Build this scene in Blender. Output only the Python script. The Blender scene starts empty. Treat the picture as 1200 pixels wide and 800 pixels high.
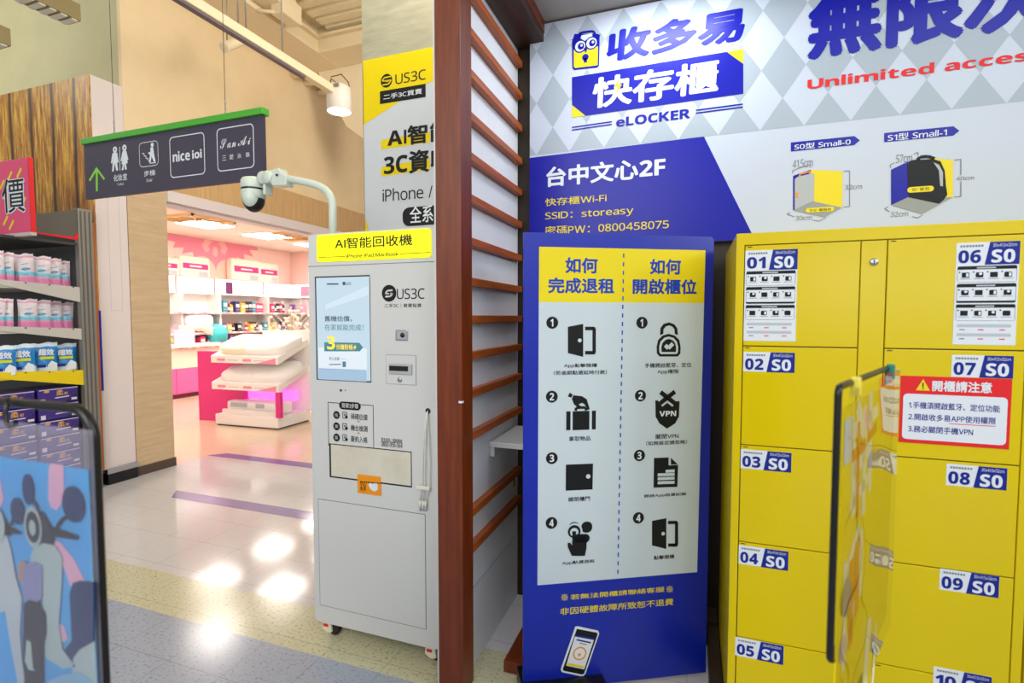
import bpy, bmesh, math, random
from mathutils import Vector, Matrix
from mathutils.geometry import tessellate_polygon
random.seed(7)
SC = bpy.context.scene
COL = SC.collection
# ------------------------------------------------------------------ camera
F, PITCH, YAW, EYE = 597.0, 0.0493, -0.341, 1.5
cy, sy, cp, sp = math.cos(YAW), math.sin(YAW), math.cos(PITCH), math.sin(PITCH)
FWD = Vector((sy*cp, cy*cp, -sp)); RIGHT = Vector((cy, -sy, 0)); DOWN = FWD.cross(RIGHT)
CAM = Vector((0, 0, EYE))
cd = bpy.data.cameras.new('camera'); cam = bpy.data.objects.new('camera', cd); COL.objects.link(cam)
cd.sensor_width = 36; cd.lens = F*36/1200; cd.clip_start = .02; cd.clip_end = 100
M = Matrix((RIGHT, -DOWN, -FWD)).transposed().to_4x4(); M.translation = CAM
cam.matrix_world = M
cd.dof.use_dof = True; cd.dof.focus_distance = 2.6; cd.dof.aperture_fstop = 3.0
SC.camera = cam
# ------------------------------------------------------------------ light
w = bpy.data.worlds.new('world'); SC.world = w; w.use_nodes = True
w.node_tree.nodes['Background'].inputs[0].default_value = (.95, .97, 1.0, 1)
w.node_tree.nodes['Background'].inputs[1].default_value = .4
def area(name, loc, target, sx, sy_, power, col=(1, 1, 1), spread=180):
    l = bpy.data.lights.new(name, 'AREA'); l.shape = 'RECTANGLE'; l.size = sx; l.size_y = sy_
    l.energy = power; l.color = col; l.spread = math.radians(spread)
    o = bpy.data.objects.new(name, l); COL.objects.link(o); o.location = loc
    o.rotation_euler = (Vector(target)-Vector(loc)).to_track_quat('-Z', 'Y').to_euler()
    return o
area('hall_light', (-1.3, 3.2, 4.55), (-4.9, 4.2, 2.6), 2.2, 3.5, 230, (1, .93, .80), 150)
area('hall_light_left', (-7.5, 1.2, 4.9), (-7.5, 3.0, 3.6), 2, 1.5, 60, (1, .95, .82))
area('hall_light_front', (-1.6, -2.6, 3.3), (-3.4, 2.2, 1.2), 3, 2, 125, (1, .96, .90))
area('aisle_light', (1.9, -.8, 3.5), (0, 2.1, 1.5), 1.8, 1.4, 40, (.93, .97, 1))
area('far_lamp', (3.0, -8.8, 2.25), (.4, 1.8, 1.4), 1.3, .9, 40, (.97, .99, 1))
area('far_lamp', (5.2, -8.8, 2.25), (.6, 1.8, 1.4), 1.3, .9, 40, (.97, .99, 1))
area('right_fill', (4.2, .3, 3.1), (.2, 1.3, 1.2), 1.6, 1.2, 54, (.95, .98, 1))  # added fill without a known fixture, brightens the yellow poster and slat board
area('nook_light', (-.12, 2.20, 2.93), (-.12, 2.42, 1.2), .45, .10, 7, (.93, .96, 1))
vs = SC.view_settings
SC.display_settings.display_device = 'sRGB'
vs.view_transform = 'Standard'; vs.look = 'None'; vs.gamma = 1; vs.use_curve_mapping = False
vs.exposure = 0.0
# ------------------------------------------------------------------ helpers: projection
def ray(x, y): return FWD + RIGHT*((x-600)/F) + DOWN*((y-400)/F)
def onx(x, y, X): d = ray(x, y); return CAM + d*(X/d.x)
def ony(x, y, Y): d = ray(x, y); return CAM + d*(Y/d.y)
def onz(x, y, z=0.): d = ray(x, y); return CAM + d*((z-EYE)/d.z)
V = Vector
# ------------------------------------------------------------------ helpers: materials
MATS = {}
def lin(c): 
    c = c/255; return c/12.92 if c <= .04045 else ((c+.055)/1.055)**2.4
def rgb(t): return (lin(t[0]), lin(t[1]), lin(t[2]), 1)
def mat(name, col, rough=.5, metal=0, emit=0, coat=0, spec=.5, ecol=None):
    if name in MATS: return MATS[name]
    m = bpy.data.materials.new(name); m.use_nodes = True; MATS[name] = m
    b = m.node_tree.nodes['Principled BSDF']
    b.inputs['Base Color'].default_value = rgb(col); b.inputs['Roughness'].default_value = rough
    b.inputs['Metallic'].default_value = metal; b.inputs['Specular IOR Level'].default_value = spec
    b.inputs['Coat Weight'].default_value = coat; b.inputs['Coat Roughness'].default_value = .08
    if emit:
        b.inputs['Emission Color'].default_value = rgb(ecol or col); b.inputs['Emission Strength'].default_value = emit
    return m
def N(m, t, **kw):
    n = m.node_tree.nodes.new(t)
    for k, v in kw.items():
        if k in n.inputs: n.inputs[k].default_value = v
        else: setattr(n, k, v)
    return n
def L(m, a, ao, b, bi): m.node_tree.links.new(a.outputs[ao], b.inputs[bi])
def bsdf(m): return m.node_tree.nodes['Principled BSDF']
def grain(name, c1, c2, scale, rough=.5, stretch=(1, 1, 1), detail=6, lo=.35, hi=.65, bump=0, c3=None, coat=0):
    """two-tone noise in object space, stretched for wood grain / speckle"""
    m = mat(name, c1, rough, coat=coat)
    tc = N(m, 'ShaderNodeTexCoord'); mp = N(m, 'ShaderNodeMapping'); mp.inputs['Scale'].default_value = stretch
    nz = N(m, 'ShaderNodeTexNoise', Scale=scale, Detail=detail, Roughness=.6)
    r = N(m, 'ShaderNodeValToRGB'); e = r.color_ramp.elements
    e[0].position = lo; e[1].position = hi; e[0].color = rgb(c1); e[1].color = rgb(c2)
    if c3: x = e.new((lo+hi)/2); x.color = rgb(c3)
    L(m, tc, 'Object', mp, 'Vector'); L(m, mp, 'Vector', nz, 'Vector'); L(m, nz, 'Fac', r, 'Fac'); L(m, r, 'Color', bsdf(m), 'Base Color')
    if bump:
        b = N(m, 'ShaderNodeBump', Strength=bump, Distance=.004); L(m, nz, 'Fac', b, 'Height'); L(m, b, 'Normal', bsdf(m), 'Normal')
    return m
def floor_mat(name, base, speck, amount, rough):
    m = mat(name, base, rough, spec=.55)
    tc = N(m, 'ShaderNodeTexCoord')
    nz = N(m, 'ShaderNodeTexNoise', Scale=55, Detail=4, Roughness=.65)
    mp = N(m, 'ShaderNodeMapping'); mp.inputs['Scale'].default_value = (1, 1.6, 1)
    r = N(m, 'ShaderNodeValToRGB'); e = r.color_ramp.elements
    e[0].position = .30; e[1].position = .30+amount; e[0].color = rgb(speck); e[1].color = rgb(base)
    br = N(m, 'ShaderNodeTexBrick', Scale=1.0); br.offset = 0; br.squash = 1
    br.inputs['Brick Width'].default_value = .305; br.inputs['Row Height'].default_value = .305
    br.inputs['Mortar Size'].default_value = .0012; br.inputs['Mortar Smooth'].default_value = .3
    mx = N(m, 'ShaderNodeMix', data_type='RGBA')
    L(m, tc, 'Object', mp, 'Vector'); L(m, mp, 'Vector', nz, 'Vector'); L(m, nz, 'Fac', r, 'Fac'); L(m, tc, 'Object', br, 'Vector')
    L(m, br, 'Fac', mx, 'Factor'); L(m, r, 'Color', mx, 6); mx.inputs[7].default_value = rgb([c*.72 for c in base])
    L(m, mx, 2, bsdf(m), 'Base Color')
    n2 = N(m, 'ShaderNodeTexNoise', Scale=9, Detail=3); b = N(m, 'ShaderNodeBump', Strength=.05, Distance=.004)
    L(m, tc, 'Object', n2, 'Vector'); L(m, n2, 'Fac', b, 'Height'); L(m, b, 'Normal', bsdf(m), 'Normal')
    return m
def film_mat(name, haze, hazecol, ior=1.5, rough=.03):
    m = bpy.data.materials.new(name); m.use_nodes = True; MATS[name] = m
    nt = m.node_tree; nt.nodes.remove(nt.nodes['Principled BSDF']); out = nt.nodes['Material Output']
    tr = N(m, 'ShaderNodeBsdfTransparent'); df = N(m, 'ShaderNodeBsdfDiffuse'); df.inputs[0].default_value = rgb(hazecol)
    gl = N(m, 'ShaderNodeBsdfGlossy', Roughness=rough); fr = N(m, 'ShaderNodeFresnel', IOR=ior)
    a = N(m, 'ShaderNodeMixShader'); a.inputs[0].default_value = haze; b = N(m, 'ShaderNodeMixShader')
    nt.links.new(tr.outputs[0], a.inputs[1]); nt.links.new(df.outputs[0], a.inputs[2])
    nt.links.new(fr.outputs[0], b.inputs[0]); nt.links.new(a.outputs[0], b.inputs[1]); nt.links.new(gl.outputs[0], b.inputs[2])
    nt.links.new(b.outputs[0], out.inputs[0]); return m
# flat inks and paints
def ink(name, col, rough=.45): return mat(name, col, rough, spec=.25)
INK_BLACK = ink('black_ink', (22, 24, 26)); INK_WHITE = ink('white_ink', (222, 229, 236)); INK_BLUE = ink('blue_ink', (12, 20, 158), .32)
INK_YEL = ink('yellow_ink', (232, 212, 30), .35); INK_RED = ink('red_ink', (226, 40, 44)); INK_GREY = ink('grey_ink', (120, 128, 132))
INK_PALE = ink('pale_grey_ink', (186, 194, 200)); INK_ORANGE = ink('orange_ink', (240, 150, 20)); INK_NAVY = ink('navy_ink', (22, 40, 140))
BOARD_LIGHT = ink('pale_lavender_board', (196, 206, 222), .3); BOARD_DARK = ink('grey_diamond_print', (166, 179, 191), .3)
YELLOW = mat('yellow_locker_paint', (218, 194, 0), .25, spec=.35)
YELLOW_GAP = mat('dark_yellow_joint', (92, 80, 4), .6)
WHITE_PAINT = mat('white_powder_coat', (210, 212, 210), .4)
WHITE_WALL = grain('white_wallboard', (226, 230, 236), (232, 236, 242), 4, .55)
BLACK_PLASTIC = mat('black_plastic', (12, 12, 14), .35)
DARK = mat('dark_void', (8, 8, 9), .7)
STEEL = mat('brushed_steel', (190, 192, 196), .3, metal=1)
GREY_METAL = mat('grey_shelf_metal', (146, 142, 134), .38, metal=.4)
DKGREY = mat('dark_grey_metal', (62, 60, 58), .45)
WOOD = grain('red_brown_wood', (92, 34, 8), (126, 54, 14), 7, .42, (6, 6, .5), lo=.3, hi=.7)
WOOD_SLAT = grain('slat_wood', (150, 70, 22), (188, 98, 40), 8, .4, (5, .5, 5), lo=.3, hi=.7)
WOOD_DARK = grain('dark_brown_wood', (48, 24, 14), (66, 34, 18), 6, .5, (5, .6, 5))
BEIGE_WALL = grain('beige_wall_paint', (232, 208, 166), (238, 215, 174), 2.2, .7)
CREAM = mat('cream_paint', (232, 214, 178), .6)
PINK = mat('magenta_panel', (228, 44, 134), .35)
LPINK = mat('pink_cabinet', (246, 110, 176), .4)
SHOP_WHITE = mat('shop_white', (246, 240, 236), .45)
# ------------------------------------------------------------------ helpers: meshes
class MB:
    def __init__(s): s.bm = bmesh.new(); s.m = []
    def ix(s, m):
        if m not in s.m: s.m.append(m)
        return s.m.index(m)
    def merge(s, t, m, smooth=False):
        i = s.ix(m); mp = {}
        for v in t.verts: mp[v] = s.bm.verts.new(v.co)
        for f in t.faces:
            try: g = s.bm.faces.new([mp[v] for v in f.verts])
            except ValueError: continue
            g.material_index = i; g.smooth = smooth
        t.free()
    def raw(s, vs_, fs, m, smooth=False):
        i = s.ix(m); b = [s.bm.verts.new(v) for v in vs_]
        for f in fs:
            try: g = s.bm.faces.new([b[k] for k in f])
            except ValueError: continue
            g.material_index = i; g.smooth = smooth
    def box(s, a, b, m, bev=0., rot=None, seg=2):
        t = bmesh.new(); bmesh.ops.create_cube(t, size=1)
        a, b = V(a), V(b); c = (a+b)/2; d = b-a
        for v in t.verts: v.co = V((v.co.x*d.x, v.co.y*d.y, v.co.z*d.z))
        if bev: bmesh.ops.bevel(t, geom=t.edges[:], offset=bev, segments=seg, affect='EDGES', profile=.6)
        for v in t.verts: v.co = (rot @ v.co if rot else v.co) + c
        s.merge(t, m, False); return s
    def prism(s, pts, off, m, bev=0.):
        """polygon (3-D points) extruded by vector off"""
        t = bmesh.new(); n = len(pts); A = [t.verts.new(p) for p in pts]; B = [t.verts.new(V(p)+V(off)) for p in pts]
        t.faces.new(A); t.faces.new(B[::-1])
        for i in range(n): t.faces.new([A[i], B[i], B[(i+1) % n], A[(i+1) % n]])
        bmesh.ops.recalc_face_normals(t, faces=t.faces[:])
        if bev: bmesh.ops.bevel(t, geom=t.edges[:], offset=bev, segments=2, affect='EDGES', profile=.6)
        s.merge(t, m); return s
    def fill(s, loops, m):
        """flat polygon with holes: list of loops of 3-D points"""
        vs_ = [p for l in loops for p in l]
        s.raw(vs_, tessellate_polygon([[V(p) for p in l] for l in loops]), m); return s
    def tube(s, path, r, m, n=12, cap=True):
        path = [V(p) for p in path]; rs = r if isinstance(r, (list, tuple)) else [r]*len(path)
        vs_, fs = [], []; up = None
        for i, p in enumerate(path):
            d = (path[min(i+1, len(path)-1)]-path[max(i-1, 0)]).normalized()
            if up is None: up = d.orthogonal().normalized()
            up = (up - d*up.dot(d)).normalized(); q = d.cross(up)
            for k in range(n):
                a = 2*math.pi*k/n; vs_.append(p + (up*math.cos(a)+q*math.sin(a))*rs[i])
        for i in range(len(path)-1):
            for k in range(n): fs.append((i*n+k, i*n+(k+1) % n, (i+1)*n+(k+1) % n, (i+1)*n+k))
        s.raw(vs_, fs, m, True)
        if cap: s.raw(vs_[:n], [tuple(range(n))[::-1]], m); s.raw(vs_[-n:], [tuple(range(n))], m)
        return s
    def lathe(s, c, prof, m, axis=(0, 0, 1), n=24, smooth=True):
        """prof: list of (r, h) along axis from c"""
        c = V(c); ax = V(axis).normalized(); u = ax.orthogonal().normalized(); q = ax.cross(u); vs_, fs = [], []
        for r, h in prof:
            for k in range(n):
                a = 2*math.pi*k/n; vs_.append(c+ax*h+(u*math.cos(a)+q*math.sin(a))*max(r, 1e-5))
        for i in range(len(prof)-1):
            for k in range(n): fs.append((i*n+k, i*n+(k+1) % n, (i+1)*n+(k+1) % n, (i+1)*n+k))
        s.raw(vs_, fs, m, smooth); return s
    def blob(s, c, rad, m, e=1., rot=None, nu=24, nv=14, wob=0., seed=0):
        """superellipsoid, e<1 = boxier"""
        rnd = random.Random(seed); ph = [rnd.uniform(0, 6.28) for _ in range(6)]
        def pw(x): return math.copysign(abs(x)**e, x)
        vs_, fs = [], []
        for j in range(nv+1):
            t = -math.pi/2+math.pi*j/nv
            for i in range(nu):
                a = 2*math.pi*i/nu
                d = V((pw(math.cos(t))*pw(math.cos(a)), pw(math.cos(t))*pw(math.sin(a)), pw(math.sin(t))))
                k = 1+wob*(math.sin(3*a+ph[0]+2*t)+math.sin(5*a+ph[1])*.6*math.cos(t)+math.sin(7*t+ph[2]+a*2)*.5)
                p = V((d.x*rad[0]*k, d.y*rad[1]*k, d.z*rad[2]*k)); vs_.append((rot @ p if rot else p)+V(c))
        for j in range(nv):
            for i in range(nu): fs.append((j*nu+i, j*nu+(i+1) % nu, (j+1)*nu+(i+1) % nu, (j+1)*nu+i))
        s.raw(vs_, fs, m, True); return s
    def mesh(s, name, off=V((0, 0, 0))):
        bmesh.ops.remove_doubles(s.bm, verts=s.bm.verts[:], dist=1e-6)
        me = bpy.data.meshes.new(name)
        for v in s.bm.verts: v.co -= off
        s.bm.to_mesh(me); s.bm.free()
        for m in s.m: me.materials.append(m)
        return me
ORG = {}
def thing(name, label, cat, loc=(0, 0, 0), group=None):
    o = bpy.data.objects.new(name, None); COL.objects.link(o); o.empty_display_size = .05
    o.location = loc; o['label'] = label; o['category'] = cat; ORG[o.name] = V(loc)
    if group: o['group'] = group
    return o
def part(name, mb, parent, label=None, stuff=False):
    off = ORG[parent.name]; o = bpy.data.objects.new(name, mb.mesh(name, off)); COL.objects.link(o); o.parent = parent
    ORG[o.name] = off
    if label: o['label'] = label
    return o
def solo(name, mb, label, cat, loc=(0, 0, 0), group=None):
    o = bpy.data.objects.new(name, mb.mesh(name, V(loc))); COL.objects.link(o); o.location = loc
    o['label'] = label; o['category'] = cat
    if group: o['group'] = group
    return o
def struct(name, mb, parent=None):
    if parent: return part(name, mb, parent)
    o = bpy.data.objects.new(name, mb.mesh(name)); COL.objects.link(o); o['kind'] = 'structure'; ORG[o.name] = V((0, 0, 0)); return o
def dup(root, loc, rotz=0., label=None, scale=None):
    r = root.copy(); COL.objects.link(r); r.location = loc; r.rotation_euler = (0, 0, rotz)
    if label: r['label'] = label
    if scale: r.scale = scale
    for ch in root.children:
        c = ch.copy(); COL.objects.link(c); c.parent = r
        for g in ch.children: d = g.copy(); COL.objects.link(d); d.parent = c
    return r
# ------------------------------------------------------------------ helpers: print on a flat face
GLY = {}
def glyph(ch):
    """outline of one character, in em, filled"""
    if ch not in GLY:
        c = bpy.data.curves.new('t', 'FONT'); c.body = ch; c.resolution_u = 3; c.fill_mode = 'FRONT'
        o = bpy.data.objects.new('t', c); COL.objects.link(o); bpy.context.view_layer.update()
        me = o.to_mesh(); vs_ = [(v.co.x, v.co.y) for v in me.vertices]; fs = [tuple(p.vertices) for p in me.polygons]
        o.to_mesh_clear(); bpy.data.objects.remove(o); bpy.data.curves.remove(c); GLY[ch] = (vs_, fs)
    return GLY[ch]
def latin(ch, bold):
    b = bold >= .02
    if ch in 'I-.:"/': return ch
    if 'A' <= ch <= 'Z': return chr(ord(ch)-65+(0x1D5D4 if b else 0x1D5A0))
    if 'a' <= ch <= 'z': return chr(ord(ch)-97+(0x1D5EE if b else 0x1D5BA))
    if '0' <= ch <= '9': return chr(ord(ch)-48+(0x1D7EC if b else 0x1D7E2))
    return chr(ord(ch)+0xFEE0)
def glyphs(body, bold):
    """set a line: wide characters on an em grid, latin ones by their own width; bold = strokes thickened by small shifts"""
    V_, F_ = [], []; x = 0
    for ch in body:
        if ch == ' ': x += .27; continue
        la = '!' <= ch <= '~' or ord(ch) > 0x1D000; bd = bold*.35 if la and bold >= .02 else bold
        vs_, fs = glyph(latin(ch, bold) if '!' <= ch <= '~' else ch)
        if la:
            a0 = min(v[0] for v in vs_); dx = x-a0+.04+bd*.5; x += max(v[0] for v in vs_)-a0+.08+bd
        else: dx = x; x += 1.0
        sh = [(0, 0)] if not bold else [(bd*math.cos(k*math.pi/4), bd*math.sin(k*math.pi/4)) for k in (range(8) if bold > .026 else (1, 3, 5, 7))]
        for n_, (ox, oy) in enumerate(sh):
            k0 = len(V_); V_ += [(vx+dx+ox, vy+oy, n_*4e-5+la*1e-5*(len(V_) % 3)) for vx, vy in vs_]; F_ += [tuple(k0+i for i in f) for f in fs]
    x0 = min(v[0] for v in V_); x1 = max(v[0] for v in V_); y0 = min(v[1] for v in V_); y1 = max(v[1] for v in V_)
    return [((v[0]-x0)/(x1-x0), (v[1]-y0)/(y1-y0), v[2]) for v in V_], F_
LAY = .0006
class Pl:
    """a flat printed face: origin o, right u, normal n"""
    def __init__(s, o, u, n): s.o = V(o); s.u = V(u).normalized(); s.n = V(n).normalized(); s.v = s.n.cross(s.u)
    def w(s, a, b, h=0.): return s.o+s.u*a+s.v*b+s.n*h
    def uv(s, p):
        d = ray(*p); t = (s.o-CAM).dot(s.n)/d.dot(s.n); q = CAM+d*t-s.o; return (q.dot(s.u), q.dot(s.v))
    def poly(s, mb, pts, m, k=1, holes=()): mb.fill([[s.w(a, b, k*LAY) for a, b in l] for l in [pts]+list(holes)], m)
    def px(s, mb, pts, m, k=1, holes=()): s.poly(mb, [s.uv(p) for p in pts], m, k, [[s.uv(p) for p in h] for h in holes])
    def box(s, p0, p1):
        a, b = s.uv(p0), s.uv(p1); return min(a[0], b[0]), min(a[1], b[1]), max(a[0], b[0]), max(a[1], b[1])
    def rect(s, mb, p0, p1, m, k=1, r=0.): s.poly(mb, rrect(*s.box(p0, p1), r), m, k)
    def frame(s, mb, p0, p1, wd, m, k=1, r=0.):
        x0, y0, x1, y1 = s.box(p0, p1); s.poly(mb, rrect(x0, y0, x1, y1, r), m, k, [rrect(x0+wd, y0+wd, x1-wd, y1-wd, max(0, r-wd))])
    def line(s, mb, pts, wd, m, k=1, uv=False):
        q = pts if uv else [s.uv(p) for p in pts]
        for (a, b), (c, d) in zip(q, q[1:]):
            l = math.hypot(c-a, d-b) or 1e-9; nx, ny = -(d-b)/l*wd/2, (c-a)/l*wd/2
            s.poly(mb, [(a+nx, b+ny), (c+nx, d+ny), (c-nx, d-ny), (a-nx, b-ny)], m, k)
    def disc(s, mb, c, r, m, k=1, inner=0., uv=False, sq=1., n=28):
        a, b = c if uv else s.uv(c); f = lambda R: [(a+R*math.cos(t*2*math.pi/n), b+sq*R*math.sin(t*2*math.pi/n)) for t in range(n)]
        s.poly(mb, f(r), m, k, [f(inner)] if inner else [])
    def text(s, mb, body, bl, tr, m, k=2, bold=0., slant=0., uv=False):
        a = bl if uv else s.uv(bl); c = tr if uv else s.uv(tr); wd, h = c[0]-a[0], c[1]-a[1]
        vs_, fs = glyphs(body, bold)
        mb.raw([s.w(a[0]+x*wd+slant*y*h, a[1]+y*h, k*LAY+z) for x, y, z in vs_], fs, m)
def rrect(x0, y0, x1, y1, r, n=5):
    if r <= 0: return [(x0, y0), (x1, y0), (x1, y1), (x0, y1)]
    r = min(r, (x1-x0)/2, (y1-y0)/2); P = []
    for cx, cy_, a0 in ((x1-r, y0+r, -90), (x1-r, y1-r, 0), (x0+r, y1-r, 90), (x0+r, y0+r, 180)):
        for i in range(n+1): a = math.radians(a0+90*i/n); P.append((cx+r*math.cos(a), cy_+r*math.sin(a)))
    return P
def clip(poly, x0, y0, x1, y1):
    for ax, lim, sg in ((0, x0, 1), (0, x1, -1), (1, y0, 1), (1, y1, -1)):
        out = []
        for i, p in enumerate(poly):
            q = poly[(i+1) % len(poly)]; dp, dq = sg*(p[ax]-lim), sg*(q[ax]-lim)
            if dp >= 0: out.append(p)
            if dp*dq < 0: t = dp/(dp-dq); out.append((p[0]+(q[0]-p[0])*t, p[1]+(q[1]-p[1])*t))
        poly = out
        if len(poly) < 3: return []
    return poly
# ================================================================== SETTING
XL = -4.9                                            # plane of the shop front on the left
# floor: one mesh, inlaid strips
GRY = floor_mat('blue_grey_vinyl_tile', (166, 175, 194), (120, 127, 142), .16, .16)
YGR = floor_mat('yellow_green_vinyl_tile', (206, 204, 172), (150, 140, 88), .17, .16)
WHT = floor_mat('white_vinyl_tile', (212, 211, 215), (202, 200, 203), .2, .10)
PUR = floor_mat('purple_vinyl_tile', (132, 122, 176), (110, 100, 160), .2, .12)
PEACH = floor_mat('peach_vinyl_tile', (232, 208, 180), (226, 200, 172), .2, .14)
mb = MB()
def fl(pts, m, z=0.): mb.fill([[V((x, y, z)) for x, y in pts]], m)
fl([(XL, -6), (5, -6), (5, 1.77), (XL, 1.77)], GRY); fl([(XL, 1.77), (5, 1.77), (5, 2.07), (XL, 2.07)], YGR)
fl([(XL, 2.07), (5, 2.07), (5, 4.02), (XL, 4.02)], WHT); fl([(XL, 4.02), (5, 4.02), (5, 11), (XL, 11)], PEACH)
fl([(-12, 3.4), (XL, 3.4), (XL, 11), (-12, 11)], PEACH); fl([(-12, -6), (XL, -6), (XL, 3.4), (-12, 3.4)], GRY)
fl([(-4.05, 2.97), (-1.0, 2.97), (-1.0, 3.11), (-4.18, 3.11)], PUR, .0008)
fl([(-4.93, 4.02), (-1.0, 4.02), (-1.0, 4.16), (-4.8, 4.16)], PUR, .0008)
struct('floor', mb)
# walls of the hall
mb = MB(); mb.box((XL-.25, 3.66, 2.72), (XL, 11, 5.6), BEIGE_WALL); mb.box((XL-.04, 3.267, 3.1), (XL, 3.66, 5.6), BEIGE_WALL); struct('wall_left', mb)
GREEN_WALL = grain('green_grey_wall_paint', (190, 188, 152), (198, 195, 160), 2, .75)
mb = MB(); mb.box((-12, 3.6, 2.2), (XL-.26, 3.72, 5.6), GREEN_WALL); struct('wall_far_left', mb)
OAK = grain('pale_oak_cladding', (196, 168, 132), (212, 186, 150), 5, .5, (1, .7, 7), lo=.3, hi=.7)
OAKV = grain('oak_fascia', (196, 156, 104), (214, 176, 124), 5, .5, (8, 8, .6), lo=.3, hi=.7)
mb = MB(); mb.box((XL-.3, 3.27, .0), (XL+.004, 3.64, 3.1), OAK)
mb.box((XL-.1, 3.27, 0), (XL+.012, 3.65, .085), mat('dark_bronze_skirting', (84, 66, 56), .5)); struct('trim_1', mb)
mb = MB(); mb.box((XL-.2, 3.66, 2.72), (XL+.006, 11, 3.10), OAKV); struct('trim_2', mb)
LILAC = mat('lilac_white_soffit', (226, 214, 214), .5)
mb = MB(); mb.box((XL-.2, 3.64, 2.625), (XL+.03, 11, 2.735), LILAC, .004); mb.box((XL-.16, 3.64, 2.60), (XL-.02, 11, 2.63), LILAC, .004); struct('trim_3', mb)
# white end panel between rack and pillar
WPANEL = mat('white_laminate', (226, 214, 212), .45)
mb = MB(); mb.box((XL-1.2, 3.004, .1), (XL, 3.265, 3.57), WPANEL)
pp = Pl((XL, 0, 0), (0, 1, 0), (1, 0, 0))
pp.poly(mb, rrect(3.10, 1.55, 3.20, 2.62, 0), INK_PALE, 1, [rrect(3.104, 1.554, 3.196, 2.616, 0)])
mb.box((XL-.5, 3.005, .0), (XL+.03, 3.262, .10), BLACK_PLASTIC)
mb.box((XL-.0, 2.99, .10), (XL+.045, 3.262, .145), STEEL, .004); struct('wall_end_panel', mb)
# shop room
mb = MB(); mb.box((-9.35, 3.4, 0), (-9.2, 10.1, 3.06), mat('shop_pink_wall', (250, 214, 206), .6)); struct('wall_shop_back', mb)
mb = MB(); mb.box((-9.2, 9.9, 0), (XL-.2, 10.05, 3.06), mat('shop_pink_wall', (250, 214, 206))); struct('wall_shop_far', mb)
mb = MB(); mb.box((-9.2, 3.73, 0), (XL-.31, 3.82, 3.06), SHOP_WHITE); struct('wall_shop_near', mb)
mb = MB(); mb.box((-9.35, 3.73, 3.04), (XL-.2, 10.05, 3.12), mat('shop_ceiling_paint', (250, 236, 222), .6)); struct('ceiling_shop', mb)
# hall ceiling: ribbed deck between beams
DECK = mat('cream_steel_deck', (226, 212, 176), .5)
mb = MB(); mb.box((-12, -2, 5.3), (5, 11, 5.4), CREAM); struct('ceiling', mb)
mb = MB()
for k in range(26):
    y = 1.2+k*.16; mb.prism([(-4.1, y, 4.86), (-4.1, y+.1, 4.86), (-4.1, y+.13, 4.92), (-4.1, y-.03, 4.92)], (3.9, 0, 0), DECK)
mb.box((-4.3, 1.1, 4.92), (-.2, 5.15, 4.95), DECK); struct('ceiling_deck', mb)
mb = MB(); mb.box((-4.9, .6, 4.66), (-4.28, 5.5, 5.3), CREAM); mb.box((-4.9, .6, 4.62), (-4.24, 5.5, 4.66), CREAM, .004); mb.box((-4.30, .6, 4.79), (-4.22, 5.3, 4.82), CREAM)
mb.box((-4.5, 5.12, 4.66), (-.5, 5.4, 5.3), CREAM); mb.box((-4.5, 5.08, 4.624), (-.5, 5.46, 4.664), CREAM, .004); mb.box((-4.5, 5.06, 4.794), (-.5, 5.13, 4.824), CREAM)
struct('trim_4', mb)                                  # roof beams
mb = MB()
def P5(x, y): return ony(x, y, 5.47)
mb.prism([P5(340, 28), P5(440, 8), P5(440, 172), P5(406, 148), P5(363, 66)], (0, .12, 0), mat('pale_cream_steel', (238, 222, 190), .6)); struct('trim_5', mb)
# wall block behind the kiosk, with textured grey facing
CONC = grain('grey_veined_wallpaper', (150, 146, 122), (166, 162, 138), 6, .6, (1, 1, 5))
mb = MB(); mb.box((-1.785, 2.5, 0), (-.90, 3.3, 5.3), CONC); struct('wall_middle', mb)
# nook: side board, back wall, ceiling, beam, skirting, added shade filler

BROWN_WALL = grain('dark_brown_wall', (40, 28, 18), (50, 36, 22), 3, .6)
mb = MB(); mb.box((-.905, 2.54, 0), (3.2, 2.66, 3.2), BROWN_WALL); struct('wall_back', mb)
mb = MB(); mb.box((-.72, 1.95, 2.955), (3.2, 2.54, 3.05), mat('grey_ceiling_board', (176, 174, 168), .6)); struct('ceiling_nook', mb)
mb = MB(); mb.box((-.868, 1.9, 2.86), (-.72, 2.54, 3.06), WOOD_DARK, .003); mb.box((-.80, 1.9, 2.90), (-.715, 2.5, 3.0), WOOD, .003); struct('trim_6', mb)
mb = MB(); mb.box((-.73, 1.95, 0), (-.62, 2.5, .05), WOOD, .004); struct('baseboard_left', mb)
mb = MB(); mb.box((-.5, 2.42, 0), (.128, 2.54, .12), BROWN_WALL, .003); mb.box((.085, 1.95, 0), (.130, 2.42, .10), BROWN_WALL, .003); struct('gap_shade_filler', mb)  # added dark blocks, standing in for the deep shade between standee and locker
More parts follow.
